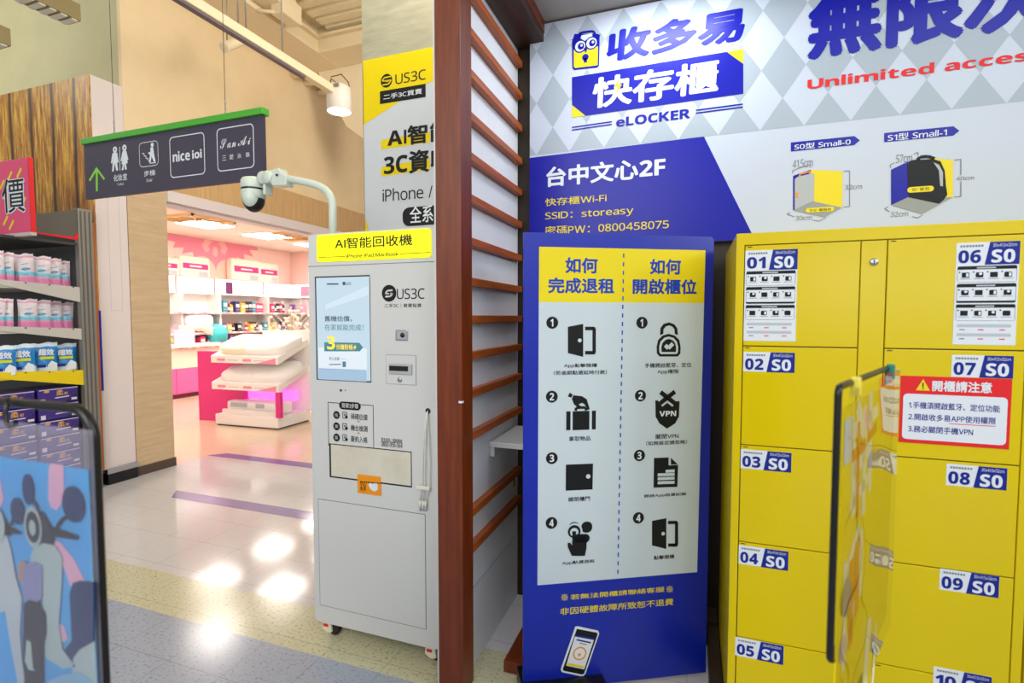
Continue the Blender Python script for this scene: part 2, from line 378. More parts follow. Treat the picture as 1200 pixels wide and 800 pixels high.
# ================================================================== NOOK OBJECTS
# ---- wooden slatted screen
t = thing('slatted_screen', 'red-brown wooden post with horizontal slats over a white board', 'wooden screen', (-.88, 1.83, 0))
mb = MB(); mb.box((-.935, 1.76, 0), (-.828, 1.862, 3.3), WOOD, .003)
mb.box((-.842, 1.7590, 1.168), (-.8272, 1.775, 1.176), INK_WHITE); part('post', mb, t)
mb = MB(); mb.box((-.943, 1.764, 0), (-.9355, 1.86, 3.3), WHITE_PAINT); part('edge_strip', mb, t, 'thin white strip along the post edge')
mb = MB(); mb.box((-.899, 1.863, 0), (-.868, 2.535, 3.2), WHITE_WALL); mb.box((-.868, 1.87, .34), (-.866, 2.53, .345), INK_PALE); part('backing_board', mb, t, 'white backing board')
for z in (2.79, 2.631, 2.471, 2.306, 2.149, 1.985, 1.815, 1.655, 1.504, 1.357, 1.204, 1.029, .711, .558):
    mb = MB(); rz = Matrix.Rotation(math.radians(-14), 3, 'Y')
    mb.box((-.8675, 1.862, z-.032), (-.836, 2.515, z), WOOD_SLAT, .003); part('slat', mb, t)
mb = MB(); mb.box((-.868, 2.46, .615), (-.862, 2.478, .715), mat('brass_strip', (150, 116, 40), .4, metal=.6), .002)
solo('door_pull', mb, 'small brass strip on the white board below the slats', 'handle', (-.868, 2.47, .62))
mb = MB(); mb.box((-.866, 2.13, .905), (-.70, 2.50, .93), WHITE_PAINT, .004); mb.box((-.866, 2.14, .86), (-.845, 2.49, .905), WHITE_PAINT)
solo('wall_shelf', mb, 'small white shelf half hidden behind the blue standee', 'shelf', (-.79, 2.3, .9))
# ---- banner
BY = 2.5
bn = Pl((0, BY, 0), (1, 0, 0), (0, -1, 0))
mb = MB(); bx0 = bn.uv((621, 100))[0]; bz0, bz1 = 1.842, 2.945; bx1 = 2.2
mb.box((bx0, BY, bz0), (bx1, BY+.03, bz1), BOARD_LIGHT)
vsplit = bn.uv((821, 160.5))[1]
hw, hh = bn.uv((667, 84.6))[0]-bn.uv((628, 86))[0], 0
hw /= 2; hh = (bn.uv((647.5, 52))[1]-bn.uv((647.5, 113.6))[1])/2
cx0, cv0 = bn.uv((648, 113.6))
n = int(2.6/hw)
for j in range(-3, 10):
    for i in range(-3, n):
        if (i+j) % 2: continue
        c = (cx0+i*hw, vsplit+j*hh)
        q = clip([(c[0]-hw, c[1]), (c[0], c[1]-hh), (c[0]+hw, c[1]), (c[0], c[1]+hh)], bx0, vsplit, bx1, bz1)
        if q and (j % 2 == 0): bn.poly(mb, q, BOARD_DARK, 1)
u = lambda x, y: (610+x*.24167, y*.24167)            # crop coordinates of the banner's upper left
bn.poly(mb, [(bx0, bn.uv((621, 185))[1]), bn.uv((825, 160)), bn.uv((884.5, 280.5)), (bx0, bz0)], INK_BLUE, 2)
bn.text(mb, '收多易', (709.5, 74), (872, 7), INK_BLUE, 3, .04, .08)
bn.px(mb, [u(250, 375), u(1000, 252), u(1080, 310), u(1080, 455), u(315, 562), u(250, 510)], INK_BLUE, 3)
bn.px(mb, [u(250, 510), u(315, 562), u(250, 570)], INK_YEL, 3); bn.px(mb, [u(1000, 252), u(1080, 238), u(1080, 310)], INK_YEL, 3)
bn.text(mb, '快存櫃', (693.5, 128), (842, 69), INK_WHITE, 4, .028, .04)
bn.px(mb, [u(478, 382), u(452, 425), u(470, 422), u(462, 462), u(492, 410), u(474, 412)], INK_YEL, 5)
bn.text(mb, 'eLOCKER', (722, 149), (809, 127), INK_BLUE, 3, .03)
for a, b in (((250, 618), (443, 590)), ((250, 631), (443, 603)), ((850, 535), (1078, 505)), ((850, 549), (1078, 519))): bn.line(mb, [u(*a), u(*b)], .006, INK_BLUE, 3)
# padlock emblem
bn.px(mb, [u(250, 205), u(262, 165), u(378, 165), u(384, 178), u(381, 320), u(372, 328), u(262, 340), u(252, 330)], INK_BLUE, 3)
bn.px(mb, [u(258, 243), u(376, 226), u(374, 317), u(266, 331), u(259, 326)], INK_YEL, 4)
bn.px(mb, [u(246, 190), u(262, 196), u(270, 180), u(262, 210)], INK_BLUE, 4); bn.px(mb, [u(388, 165), u(372, 178), u(360, 170), u(380, 196)], INK_BLUE, 4)
bn.line(mb, [u(280, 190), u(284, 165), u(300, 158), u(350, 152), u(360, 160), u(362, 172)], .010, INK_BLUE, 5)
bn.px(mb, [u(292, 188), u(296, 172), u(346, 164), u(350, 176), u(322, 192), u(312, 200)], INK_WHITE, 4)
for c in ((290, 226), (345, 210)):
    bn.disc(mb, u(*c), .031, INK_BLUE, 5); bn.disc(mb, u(*c), .025, INK_WHITE, 6); bn.disc(mb, u(c[0]+4, c[1]), .016, INK_BLUE, 7); bn.disc(mb, u(c[0]+7, c[1]-4), .006, INK_WHITE, 8)
bn.px(mb, [u(306, 236), u(328, 232), u(318, 258)], INK_BLUE, 8)
bn.disc(mb, u(315, 279), .016, INK_BLUE, 5); bn.px(mb, [u(311, 282), u(319, 281), u(325, 303), u(306, 306)], INK_BLUE, 5)
bn.text(mb, '台中文心2F', (640.2, 219.5), (780, 182), INK_WHITE, 4, .03)
bn.text(mb, '快存櫃Wi-Fi', (639, 241.8), (711, 226.9), INK_YEL, 4, .008)
bn.text(mb, 'SSID：storeasy', (639, 259.5), (742.5, 242), INK_YEL, 4, .008)
bn.text(mb, '密碼PW：0800458075', (639, 276), (784, 256.4), INK_YEL, 4, .008)
bn.text(mb, '無限次', (945, 72), (1238, -57), INK_BLUE, 4, .045)
bn.text(mb, 'Unlimited access', (946, 105), (1226, 55), INK_RED, 4, .022)
bn.px(mb, [(926.7, 167), (1001, 159.5), (1007.5, 164.5), (1001, 170), (926.7, 177.5)], INK_BLUE, 3); bn.text(mb, 'S0型 Small-0', (930.7, 175.8), (996.8, 162.5), INK_WHITE, 4, .012)
bn.px(mb, [(1036, 156), (1117, 148), (1124, 153.3), (1117, 159), (1036, 166.7)], INK_BLUE, 3); bn.text(mb, 'S1型 Small-1', (1040, 165.6), (1109.5, 150.7), INK_WHITE, 4, .012)
q = lambda x, y: (880+x*.26667, 130+y*.26667)
FGREY = ink('floor_grey_ink', (150, 156, 154)); BAGGREY = ink('bag_grey_ink', (176, 182, 186))
bn.px(mb, [q(185, 285), q(262, 258), q(275, 397), q(185, 437)], INK_BLUE, 3); bn.px(mb, [q(262, 258), q(402, 265), q(400, 424), q(275, 398)], INK_YEL, 3)
bn.px(mb, [q(185, 437), q(275, 398), q(400, 424), q(322, 467)], FGREY, 4)
bn.px(mb, [q(192, 300), q(205, 290), q(272, 273), q(278, 280), q(276, 396), q(192, 434)], BAGGREY, 5); bn.line(mb, [q(212, 290), q(216, 278), q(258, 266), q(258, 276)], .006, INK_ORANGE, 6)
bn.px(mb, [q(194, 362), q(206, 358), q(206, 380), q(195, 383)], INK_ORANGE, 6)
bn.rect(mb, q(240, 448), q(365, 420), INK_YEL, 6, .02); bn.text(mb, '15.6" 電腦包', q(256, 444), q(352, 426), INK_BLACK, 7)
bn.text(mb, '41.5cm', q(183, 252), q(272, 208), INK_GREY, 3); bn.text(mb, '32cm', q(412, 347), q(488, 321), INK_GREY, 3); bn.text(mb, '30cm', q(195, 482), q(268, 457), INK_GREY, 3)
for l in ([(183, 275), (183, 262), (260, 235), (260, 248)], [(406, 265), (433, 263), (433, 420), (406, 422)], [(172, 447), (158, 453), (190, 465)], [(272, 480), (300, 484), (327, 470)]): bn.line(mb, [q(*p) for p in l], .003, INK_GREY, 3)
bn.px(mb, [q(615, 258), q(692, 222), q(692, 380), q(615, 414)], INK_BLUE, 3); bn.px(mb, [q(780, 206), q(887, 215), q(887, 379), q(780, 400)], INK_YEL, 3); bn.px(mb, [q(615, 414), q(692, 378), q(887, 379), q(752, 453)], FGREY, 4)
bn.px(mb, [q(686, 240), q(694, 222), q(712, 216), q(800, 212), q(832, 222), q(850, 262), q(856, 330), q(862, 368), q(845, 392), q(825, 408), q(692, 380)], INK_BLACK, 5)
bn.line(mb, [q(730, 216), q(742, 203), q(775, 200), q(806, 210)], .012, INK_BLACK, 5); bn.px(mb, [q(800, 226), q(826, 238), q(842, 270), q(842, 332), q(830, 330), q(824, 262)], BAGGREY, 6)
bn.rect(mb, q(685, 361), q(803, 328), INK_YEL, 6, .03); bn.text(mb, '15" 背包', q(704, 354), q(784, 334), INK_BLACK, 7)
bn.text(mb, '57cm', q(637, 230), q(709, 188), INK_GREY, 3); bn.text(mb, '40cm', q(900, 307), q(981, 284), INK_GREY, 3); bn.text(mb, '32cm', q(613, 466), q(691, 440), INK_GREY, 3)
for l in ([(613, 250), (613, 236), (630, 228)], [(715, 190), (733, 182), (733, 196)], [(893, 216), (922, 213), (922, 282)], [(922, 310), (922, 376), (893, 378)], [(603, 420), (587, 430), (608, 442)], [(708, 464), (732, 470), (752, 458)]): bn.line(mb, [q(*p) for p in l], .003, INK_GREY, 3)
solo('banner', mb, 'wide blue and pale lavender diamond-patterned banner above the yellow lockers', 'banner', (.5, BY+.015, bz0))
# ---- yellow lockers
LY = 1.88
lk = Pl((0, LY, 0), (1, 0, 0), (0, -1, 0))
def locker(x0, label, numbered):
    """two columns of doors with a control strip between; x0 = left edge"""
    t = thing('locker', label, 'locker', (x0+.4, LY+.3, 0), 'yellow locker units')
    X = lambda a: x0+a
    mb = MB()
    mb.box((X(0), LY+.012, 0), (X(.80), LY+.60, 1.777), YELLOW, .002)            # carcass
    mb.box((X(0), LY, 1.738), (X(.80), LY+.02, 1.777), YELLOW, .002)             # top rail
    mb.box((X(0), LY, 0), (X(.025), LY+.02, 1.74), YELLOW, .002); mb.box((X(.775), LY, 0), (X(.80), LY+.02, 1.74), YELLOW, .002)
    mb.box((X(.025), LY, 0), (X(.775), LY+.02, .048), YELLOW, .002)
    mb.box((X(.026), LY+.0085, .05), (X(.774), LY+.012, 1.737), YELLOW_GAP)
    part('body', mb, t)
    mb = MB(); mb.box((X(.360), LY+.001, .052), (X(.427), LY+.02, 1.735), YELLOW, .0015); s = part('control_strip', mb, t)
    mb = MB(); mb.lathe((X(.394), LY+.002, 1.669), [(0, 0), (.011, 0), (.012, .003), (.010, .006), (.004, .0065), (.0, .0062)], STEEL, (0, -1, 0))
    mb.box((X(.3925), LY-.0052, 1.662), (X(.3955), LY-.004, 1.676), DARK); part('lock', mb, s, 'round chrome lock')
    for c, (a, b) in enumerate(((.028, .357), (.430, .772))):
        for r in range(5):
            z1 = 1.735-r*.3366; z0 = z1-.333
            mb = MB(); mb.box((X(a), LY, z0), (X(b), LY+.011, z1), YELLOW, .0018)
            mb.box((X(a)+.006, LY-.0004, z1-.006), (X(a)+.02, LY, z1-.003), DARK)
            d = part('door', mb, t)
            if numbered: sticker(d, c, r)
    return t
STK = {(0, 0): ((873, 317), (935, 291.4)), (0, 1): ((870.8, 436.3), (931.6, 413.3)), (0, 2): ((867.6, 552.5), (927.6, 530.5)), (0, 3): ((865.2, 666.5), (924, 646)), (0, 4): ((861, 778), (918.3, 756.5)),
       (1, 0): ((1120, 309.2), (1195.6, 282)), (1, 1): ((1114.3, 443), (1188, 417)), (1, 2): ((1108, 573.5), (1180.4, 548.5)), (1, 3): ((1100, 700), (1171, 675)), (1, 4): ((1092.5, 817), (1162, 793))}
def sticker(d, c, r):
    a, b = lk.uv(STK[c, r][0]); u1, v1 = lk.uv(STK[c, r][1]); wd, h = u1-a, .066
    b = v1-h; no = c*5+r+1; mb = MB()
    long_ = r == 0; bot = b-.235 if long_ else b
    T = lambda x, y: (a+x*wd, b+y*h)
    e0 = Pl((0, LY-.0008, 0), (1, 0, 0), (0, -1, 0))
    mb.box((a, LY-.0008, bot), (u1, LY, v1), INK_WHITE)
    e0.poly(mb, [T(.46, 0), T(1, 0), T(1, 1), T(.535, 1)], INK_NAVY, 1)
    e0.text(mb, '%02d' % no, T(.035, .09), T(.40, .67), INK_NAVY, 1, .045, uv=True); e0.text(mb, 'S0', T(.56, .08), T(.93, .66), INK_WHITE, 2, .045, uv=True)
    e0.text(mb, '30x41.5x32cm', T(.58, .78), T(.95, .92), INK_WHITE, 2, uv=True)
    for k in range(8): e0.poly(mb, rrect(a+wd*(.06+k*.048), b+h*.80, a+wd*(.06+k*.048+.034), b+h*.89, 0), INK_GREY, 1)
    if long_:
        for k, (ya, yb) in enumerate(((-.003, -.051), (-.055, -.111), (-.1155, -.164))):
            R0 = (a+wd*.03, b+yb, a+wd*.97, b+ya)
            e0.poly(mb, rrect(*R0, .004), INK_BLACK, 1, [rrect(R0[0]+.0008, R0[1]+(.006 if k == 1 else .0008), R0[2]-.0008, R0[3]-.010, .002)])
            e0.poly(mb, rrect(a+wd*.34, b+ya-.0075, a+wd*.64, b+ya-.0035, 0), INK_PALE, 2)
            for i in range(4):
                x = a+wd*(.15+.225*i); y = b+ya-.026
                e0.poly(mb, rrect(x-.007, y-.0075, x+.011, y+.0075, .003 if (i+k) % 2 else .0005), INK_BLACK, 1)
                e0.disc(mb, (x-.0125, y+.0085), .0022, INK_BLACK, 1, uv=True, n=10)
                if (i+k) % 3 == 0: e0.poly(mb, rrect(x+.003, y-.005, x+.009, y+.005, 0), INK_WHITE, 2)
                if (i+k) % 3 == 1: e0.disc(mb, (x+.004, y+.003), .004, INK_WHITE, 2, uv=True, n=12)
                e0.poly(mb, rrect(x-.011, y-.012, x+.014, y-.0105, 0), INK_GREY, 1)
        for y in (-.174, -.201):
            e0.poly(mb, rrect(a+wd*.06, b+y-.009, a+wd*.92, b+y, 0), INK_PALE, 1)
            for x, m_ in ((.10, INK_GREY), (.40, INK_RED), (.74, INK_RED)): e0.poly(mb, rrect(a+wd*x, b+y-.018, a+wd*(x+.09), b+y-.015, 0), m_, 1)
    return part('number_sticker', mb, d, 'white and blue number sticker')
main_locker = locker(.134, 'yellow locker unit with numbered doors, left of the adjoining plain unit', True)
locker(.940, 'yellow locker unit at the right edge, without number stickers', False)
# notice across door 07
mb = MB(); nu0, nv0, nu1, nv1 = *lk.uv((1052.6, 517.5)), *lk.uv((1186, 444))
mb.box((nu0, LY-.0018, nv0), (nu1, LY-.0009, nv1), INK_RED); e0 = Pl((0, LY-.0018, 0), (1, 0, 0), (0, -1, 0))
nw, nh = nu1-nu0, nv1-nv0; T = lambda x, y: (nu0+x*nw, nv0+y*nh)
e0.poly(mb, rrect(*T(.03, .055), *T(.97, .735), .012), INK_WHITE, 1)
e0.poly(mb, [T(.145, .79), T(.275, .79), T(.21, .96)], INK_YEL, 1); e0.poly(mb, rrect(*T(.204, .84), *T(.216, .905), 0), INK_BLACK, 2); e0.disc(mb, T(.21, .82), .002, INK_BLACK, 2, uv=True)
e0.text(mb, '開櫃請注意', T(.295, .785), T(.83, .945), INK_WHITE, 1, .03, uv=True)
e0.text(mb, '1.手機須開啟藍牙、定位功能', T(.085, .52), T(.905, .62), INK_NAVY, 2, .012, uv=True)
e0.text(mb, '2.開啟收多易APP使用權限', T(.085, .345), T(.875, .445), INK_NAVY, 2, .012, uv=True)
e0.text(mb, '3.務必關閉手機VPN', T(.085, .165), T(.68, .265), INK_NAVY, 2, .012, uv=True)
e0.poly(mb, rrect(*T(.465, .315), *T(.875, .325), 0), INK_RED, 2)
solo('notice', mb, 'red-bordered white notice with yellow warning triangle stuck under locker number 07', 'notice', ((nu0+nu1)/2, LY-.001, nv0))
# ---- blue standee
sd = V((math.sin(math.radians(61.8)), math.cos(math.radians(61.8)), 0)); sn = V((sd.y, -sd.x, 0))
SO = onz(613, 815); st = Pl(SO, sd, sn)
BLUEB = grain('blue_standee_board', (8, 34, 160), (10, 38, 168), 3, .33)
sw = st.uv((840, 280))[0]-.012; stop = st.uv((618, 272))[1]
sb = .012
t = thing('standee', 'blue instruction standee with yellow header standing left of the lockers', 'standee', SO+sd*sw/2)
mb = MB(); mb.prism([st.w(0, sb), st.w(sw, sb), st.w(sw, stop-.01), st.w(sw-.01, stop), st.w(0.0, stop)], -sn*.012, BLUEB)
PANEL = ink('pale_panel_print', (198, 212, 220), .4); HBLUE = ink('heading_blue_ink', (28, 66, 176))
c = lambda x, y: (610+x*.225, 270+y*.225); g = lambda x, y: (610+x*.3, 440+y*.3); h_ = lambda x, y: (600+x*.21667, 660+y*.21667)
st.px(mb, [(631.8, 289), (826.7, 293.2), (825, 355), (631.4, 353.7)], INK_YEL, 1)
st.px(mb, [(631.4, 353.7), (825, 355), (816.8, 670), (629.8, 685.5)], PANEL, 1)
for k in range(38):
    y = 297+k*10; x = 730.8-(y-297)*.0185; st.line(mb, [(x, y), (x-.1, y+5)], .005, HBLUE, 3)
st.text(mb, '如何', c(233, 222), c(402, 142), HBLUE, 2, .03); st.text(mb, '完成退租', c(143, 327), c(488, 248), HBLUE, 2, .03)
st.text(mb, '如何', c(673, 228), c(836, 150), HBLUE, 2, .03); st.text(mb, '開啟櫃位', c(583, 331), c(918, 254), HBLUE, 2, .03)
for b, pts in (('1', ((647.1, 378), (752.2, 378))), ('2', ((646.6, 464.6), (750.4, 463.4))), ('3', ((646.6, 536.6), (749.2, 533.4))), ('4', ((646.2, 612.4), (748, 606.5)))):
    for p in pts: st.disc(mb, p, .0235, INK_BLACK, 2); st.text(mb, b, (p[0]-2.6 if b != '1' else p[0]-2.1, p[1]+4.4), (p[0]+2.6 if b != '1' else p[0]+1.2, p[1]-4.4), INK_WHITE, 3, .02)
for b, p0, p1 in (('App點擊開櫃', c(226, 717), c(398, 691)), ('(若逾期點選延時付款)', c(172, 753), c(450, 726)), ('手機開啟藍芽、定位', c(646, 715), c(890, 687)), ('App權限', c(712, 749), c(823, 722)),
    ('拿取物品', g(188, 256), g(273, 234)), ('關閉VPN', g(527, 248), g(617, 226)), ('(如無設定請忽略)', g(490, 273), g(650, 250)), ('關閉櫃門', g(187, 492), g(271, 470)), ('開啟App租賃紀錄', g(483, 478), g(647, 455)), ('App點選退租', g(162, 741), g(289, 716)), ('點擊開櫃', g(520, 719), g(600, 697))):
    st.text(mb, b, p0, p1, INK_BLACK, 2, .018)
st.text(mb, '若無法開櫃請聯絡客服', h_(316, 196), h_(824, 124), INK_YEL, 2, .014)
for x, y in ((284, 182), (852, 138)):
    for a in (-1, 1): st.line(mb, [h_(x-15, y-15*a), h_(x+15, y+15*a)], .0022, INK_YEL, 2+a*.5)
    for a, b in ((0, 13), (0, -13), (13, 0), (-13, 0)): st.disc(mb, h_(x+a, y+b), .0035, INK_YEL, 2, n=10); st.text(mb, '非因硬體故障所致恕不退費', h_(260, 279), h_(872, 187), INK_YEL, 2, .012)
def door_icon(f, x, y, s):
    P = lambda a, b: f(x+a*s, y+b*s)
    st.px(mb, [P(0, 15), P(80, 0), P(80, 172), P(0, 152)], INK_BLACK, 2); st.disc(mb, P(62, 86), .0075, PANEL, 3)
    st.line(mb, [P(90, 24), P(137, 24), P(137, 150), P(90, 150)], .014, INK_BLACK, 2); st.rect(mb, P(129, 158), P(143, 144), INK_BLACK, 2); st.rect(mb, P(129, 31), P(143, 17), INK_BLACK, 2)
door_icon(c, 246, 486, 1.0); door_icon(g, 513, 556, .70)
# padlock icon
st.px(mb, [c(726, 545), c(728, 508), c(745, 486), c(773, 478), c(800, 488), c(816, 510), c(819, 545), c(803, 538), c(801, 515), c(790, 500), c(773, 494), c(755, 500), c(744, 515), c(743, 538)], INK_BLACK, 2)
st.px(mb, [c(708, 605), c(716, 570), c(740, 546), c(771, 538), c(803, 547), c(826, 570), c(833, 605), c(832, 640), c(818, 656), c(724, 656), c(709, 640)], INK_BLACK, 2)
st.px(mb, [c(721, 607), c(728, 578), c(748, 558), c(771, 552), c(796, 559), c(814, 580), c(820, 607), c(819, 634), c(811, 643), c(730, 643), c(722, 634)], PANEL, 3)
st.px(mb, [c(732, 607), c(738, 585), c(753, 570), c(771, 564), c(791, 571), c(804, 587), c(809, 607), c(808, 632), c(733, 632)], INK_BLACK, 4)
st.line(mb, [c(752, 597), c(768, 613), c(792, 588)], .016, PANEL, 5)
# case with hand
for p0, p1 in ((g(178, 213), g(195, 139)), (g(203, 213), g(269, 137)), (g(278, 210), g(294, 136))): st.rect(mb, p0, p1, INK_BLACK, 2)
st.line(mb, [g(215, 137), g(217, 125), g(254, 124), g(256, 136)], .011, INK_BLACK, 2)
st.px(mb, [g(192, 66), g(204, 74), g(198, 86), g(184, 81)], INK_BLACK, 2)
st.px(mb, [g(206, 76), g(240, 80), g(258, 92), g(270, 130), g(262, 134), g(250, 112), g(240, 106), g(226, 112), g(240, 122), g(228, 125), g(208, 112), g(200, 90)], INK_BLACK, 3)
# shield icon
st.px(mb, [g(526, 96), g(553, 98), g(572, 86), g(592, 98), g(621, 100), g(618, 160), g(604, 186), g(571, 207), g(542, 186), g(527, 160)], INK_BLACK, 2)
for wd, mm, k in ((.034, PANEL, 3), (.018, INK_BLACK, 4)): st.line(mb, [g(546, 64), g(602, 108)], wd, mm, k); st.line(mb, [g(602, 62), g(544, 108)], wd, mm, k)
st.text(mb, 'VPN', g(541, 159), g(607, 136), INK_WHITE, 5, .04)
# closed door and document icons
st.px(mb, [g(177, 347), g(283, 343), g(281, 444), g(176, 449)], INK_BLACK, 2); st.disc(mb, g(264, 393), .009, PANEL, 3)
st.px(mb, [g(521, 321), g(578, 319), g(578, 350), g(615, 348), g(612, 434), g(519, 437)], INK_BLACK, 2); st.px(mb, [g(586, 320), g(614, 346), g(587, 347)], INK_BLACK, 2)
for y, x0 in ((372, 566), (386, 535), (401, 535), (417, 535)): st.line(mb, [g(x0, y+1), g(601, y-1)], .012, PANEL, 3)
# tap icon
st.poly(mb, rrect(*st.box(g(187, 613), g(230, 570)), .02), INK_BLACK, 2); st.poly(mb, rrect(*st.box(g(237, 614), g(280, 568)), .02), INK_BLACK, 2)
st.disc(mb, g(209, 608), .034, PANEL, 3); st.disc(mb, g(209, 608), .026, INK_BLACK, 4); st.disc(mb, g(209, 610), .017, PANEL, 5)
st.px(mb, [g(201, 606), g(216, 606), g(216, 630), g(258, 640), g(256, 675), g(250, 702), g(200, 702), g(184, 668), g(184, 652), g(192, 650), g(201, 662)], INK_BLACK, 6)
for x in (224, 239, 252): st.disc(mb, g(x, 634), .018, INK_BLACK, 6)
# printed phone
z = lambda x, y: (575+x*.12083, 720+y*.12083)
st.px(mb, [z(820, 112), z(845, 110), z(1040, 152), z(1052, 180), z(918, 572), z(890, 598), z(690, 555), z(678, 530)], INK_WHITE, 2)
st.px(mb, [z(835, 134), z(1030, 172), z(1036, 190), z(905, 568), z(888, 578), z(704, 540), z(698, 524)], INK_BLACK, 3)
st.px(mb, [z(816, 205), z(1000, 240), z(905, 526), z(730, 490)], INK_WHITE, 4); st.px(mb, [z(820, 190), z(1006, 222), z(1000, 242), z(815, 207)], INK_NAVY, 5)
st.disc(mb, z(862, 372), .028, INK_ORANGE, 5, .022); st.rect(mb, z(846, 398), z(872, 370), INK_ORANGE, 5); st.px(mb, [z(742, 462), z(905, 494), z(897, 515), z(735, 484)], INK_YEL, 5)
st.line(mb, [z(832, 238), z(970, 268)], .006, INK_NAVY, 5); st.line(mb, [z(860, 270), z(930, 286)], .004, INK_GREY, 5)
part('printed_board', mb, t)
mb = MB(); mb.prism([st.w(-.01, 0, .06), st.w(sw*.42, 0, .06), st.w(sw*.42, 0, -.10), st.w(-.01, 0, -.10)], (0, 0, .055), BLACK_PLASTIC, .006)
part('base', mb, t, 'black base')
# ================================================================== KIOSK
KY = 1.882; KX0, KX1 = -1.648, -1.0
kf = Pl((0, KY, 0), (1, 0, 0), (0, -1, 0))
t = kiosk = thing('recycling_kiosk', 'tall white self-service kiosk with yellow lit header and touch screen', 'kiosk', ((KX0+KX1)/2, 2.16, 0))
k1 = lambda x, y: (350+x*.225, 240+y*.225); k2 = lambda x, y: (350+x*.225, 410+y*.225)
mb = MB()
prof = rrect(KX0, .075, KX1, 1.868, .022)
mb.prism([V((x, KY, z_)) for x, z_ in prof], (0, .56, 0), WHITE_PAINT)
sz = kf.uv(k1(380, 308))[1]
kf.poly(mb, rrect(KX0, sz-.0015, KX1, sz+.0015, 0), INK_GREY, 1)
# logo, small print
kf.disc(mb, k1(471, 460), .036, INK_BLACK, 1)
for pts in ([(490, 444), (462, 447), (452, 462), (478, 462)], [(452, 478), (478, 476), (490, 462), (470, 462)]): kf.line(mb, [k1(*p) for p in pts], .007, WHITE_PAINT, 2)
kf.text(mb, 'US3C', k1(512, 491), k1(656, 434), INK_BLACK, 1, .004); kf.text(mb, '二手3C｜買賣租賃', k1(447, 535), k1(640, 512), INK_BLACK, 1, .008)
for x in (220, 243): kf.disc(mb, k2(x, 210), .006 if x == 220 else .003, INK_BLACK, 1)
# three-step card
kf.frame(mb, k2(156, 498), k2(390, 287), .003, INK_BLACK, 1); kf.rect(mb, k2(212, 307), k2(324, 274), INK_BLACK, 2, .02); kf.text(mb, '簡單3步驟', k2(226, 300), k2(312, 280), WHITE_PAINT, 3, .01)
for y, ch, b in ((338, '估', '掃碼估價'), (397, '測', '機台檢測'), (455, '簽', '簽約入帳')):
    kf.disc(mb, k2(198, y), .018, INK_BLACK, 2); kf.text(mb, ch, k2(190, y+9), k2(206, y-9), WHITE_PAINT, 3)
    kf.frame(mb, k2(229, y+17), k2(252, y-15), .003, INK_BLACK, 2, .003); kf.disc(mb, k2(250, y+10), .007, INK_BLACK, 3); kf.rect(mb, k2(236, y+3), k2(246, y-6), INK_GREY, 2)
    kf.text(mb, b, k2(272, y+22), k2(359, y-2), INK_BLACK, 2, .006)
for y in (370, 430): kf.px(mb, [k2(304, y-2), k2(320, y), k2(312, y+9)], INK_ORANGE, 2)
kf.text(mb, '更多資訊｜服務專線', k2(430, 478), k2(540, 464), INK_BLACK, 2); kf.text(mb, '0800-956-564', k2(431, 500), k2(541, 484), INK_BLACK, 2, .01)
part('body', mb, t)
# lit header
YLIT = mat('lit_yellow_panel', (238, 236, 10), .3, emit=.55)
mb = MB(); x0, z0, x1, z1 = kf.box(k1(98, 298), k1(692, 122)); z1 = kf.uv(k1(380, 142))[1]; z0 = kf.uv(k1(380, 287))[1]
mb.prism([kf.w(a, b, .004) for a, b in rrect(x0, z0, x1, z1, .016)], (0, .004, 0), YLIT)
e = Pl((0, KY-.004, 0), (1, 0, 0), (0, -1, 0)); e.text(mb, 'AI智能回收機', k1(190, 231), k1(592, 150), INK_BLACK, 1, .014)
e.text(mb, 'iPhone iPad MacBook', k1(250, 277), k1(520, 244), INK_BLACK, 1, .013); e.line(mb, [k1(104, 274), k1(244, 268)], .0022, INK_BLACK, 1); e.line(mb, [k1(528, 255), k1(688, 247)], .0022, INK_BLACK, 1)
part('header_panel', mb, t, 'glowing yellow header panel')
# screen
x0, z0, x1, z1 = kf.box(k2(96, 158), k1(371, 368)); z1 = kf.uv(k1(240, 369))[1]; z0 = kf.uv(k2(225, 161))[1]
mb = MB(); mb.box((x0, KY-.003, z0), (x1, KY+.004, z1), BLACK_PLASTIC, .002); s = part('screen', mb, t, 'touch screen with black bezel')
SCR = mat('screen_pale_blue', (168, 190, 204), .15, emit=.42, ecol=(190, 208, 220)); SCR2 = mat('screen_white', (206, 216, 224), .2, emit=.38); SCRT = mat('screen_teal', (70, 128, 142), .2, emit=.3); SCRN = mat('screen_navy', (66, 84, 112), .2, emit=.15); SCRY = mat('screen_yellow', (246, 216, 60), .2, emit=.5)
mb = MB(); e = Pl((0, KY-.0032, 0), (1, 0, 0), (0, -1, 0))
e.poly(mb, rrect(x0+.008, z0+.006, x1-.001, z1-.006, 0), SCR, 1)
e.rect(mb, k2(105, 98), k2(356, -8), SCR2, 2); e.rect(mb, k2(104, 152), k2(354, 104), mat('screen_grey_blue', (150, 176, 200), .2, emit=.4), 2)
e.px(mb, [k1(140, 520), k1(366, 420), k1(366, 470), k1(140, 545)], mat('screen_haze', (186, 204, 216), .2, emit=.45), 2)
e.text(mb, '舊機估價，', k1(137, 607), k1(278, 578), SCRN, 3, .008); e.text(mb, '在家就能完成！', k1(137, 652), k1(338, 622), SCRT, 3)
e.px(mb, [k1(135, 715), k1(318, 718), k1(336, 742), k1(320, 762), k1(135, 762)], SCRT, 3); e.text(mb, '3', k1(151, 752), k1(190, 683), SCRY, 4, .03); e.text(mb, '分鐘對帳', k1(197, 753), k1(284, 726), SCRY, 4, .012)
e.px(mb, [k1(298, 726), k1(286, 744), k1(294, 744), k1(288, 758), k1(304, 738), k1(296, 738)], SCRY, 4)
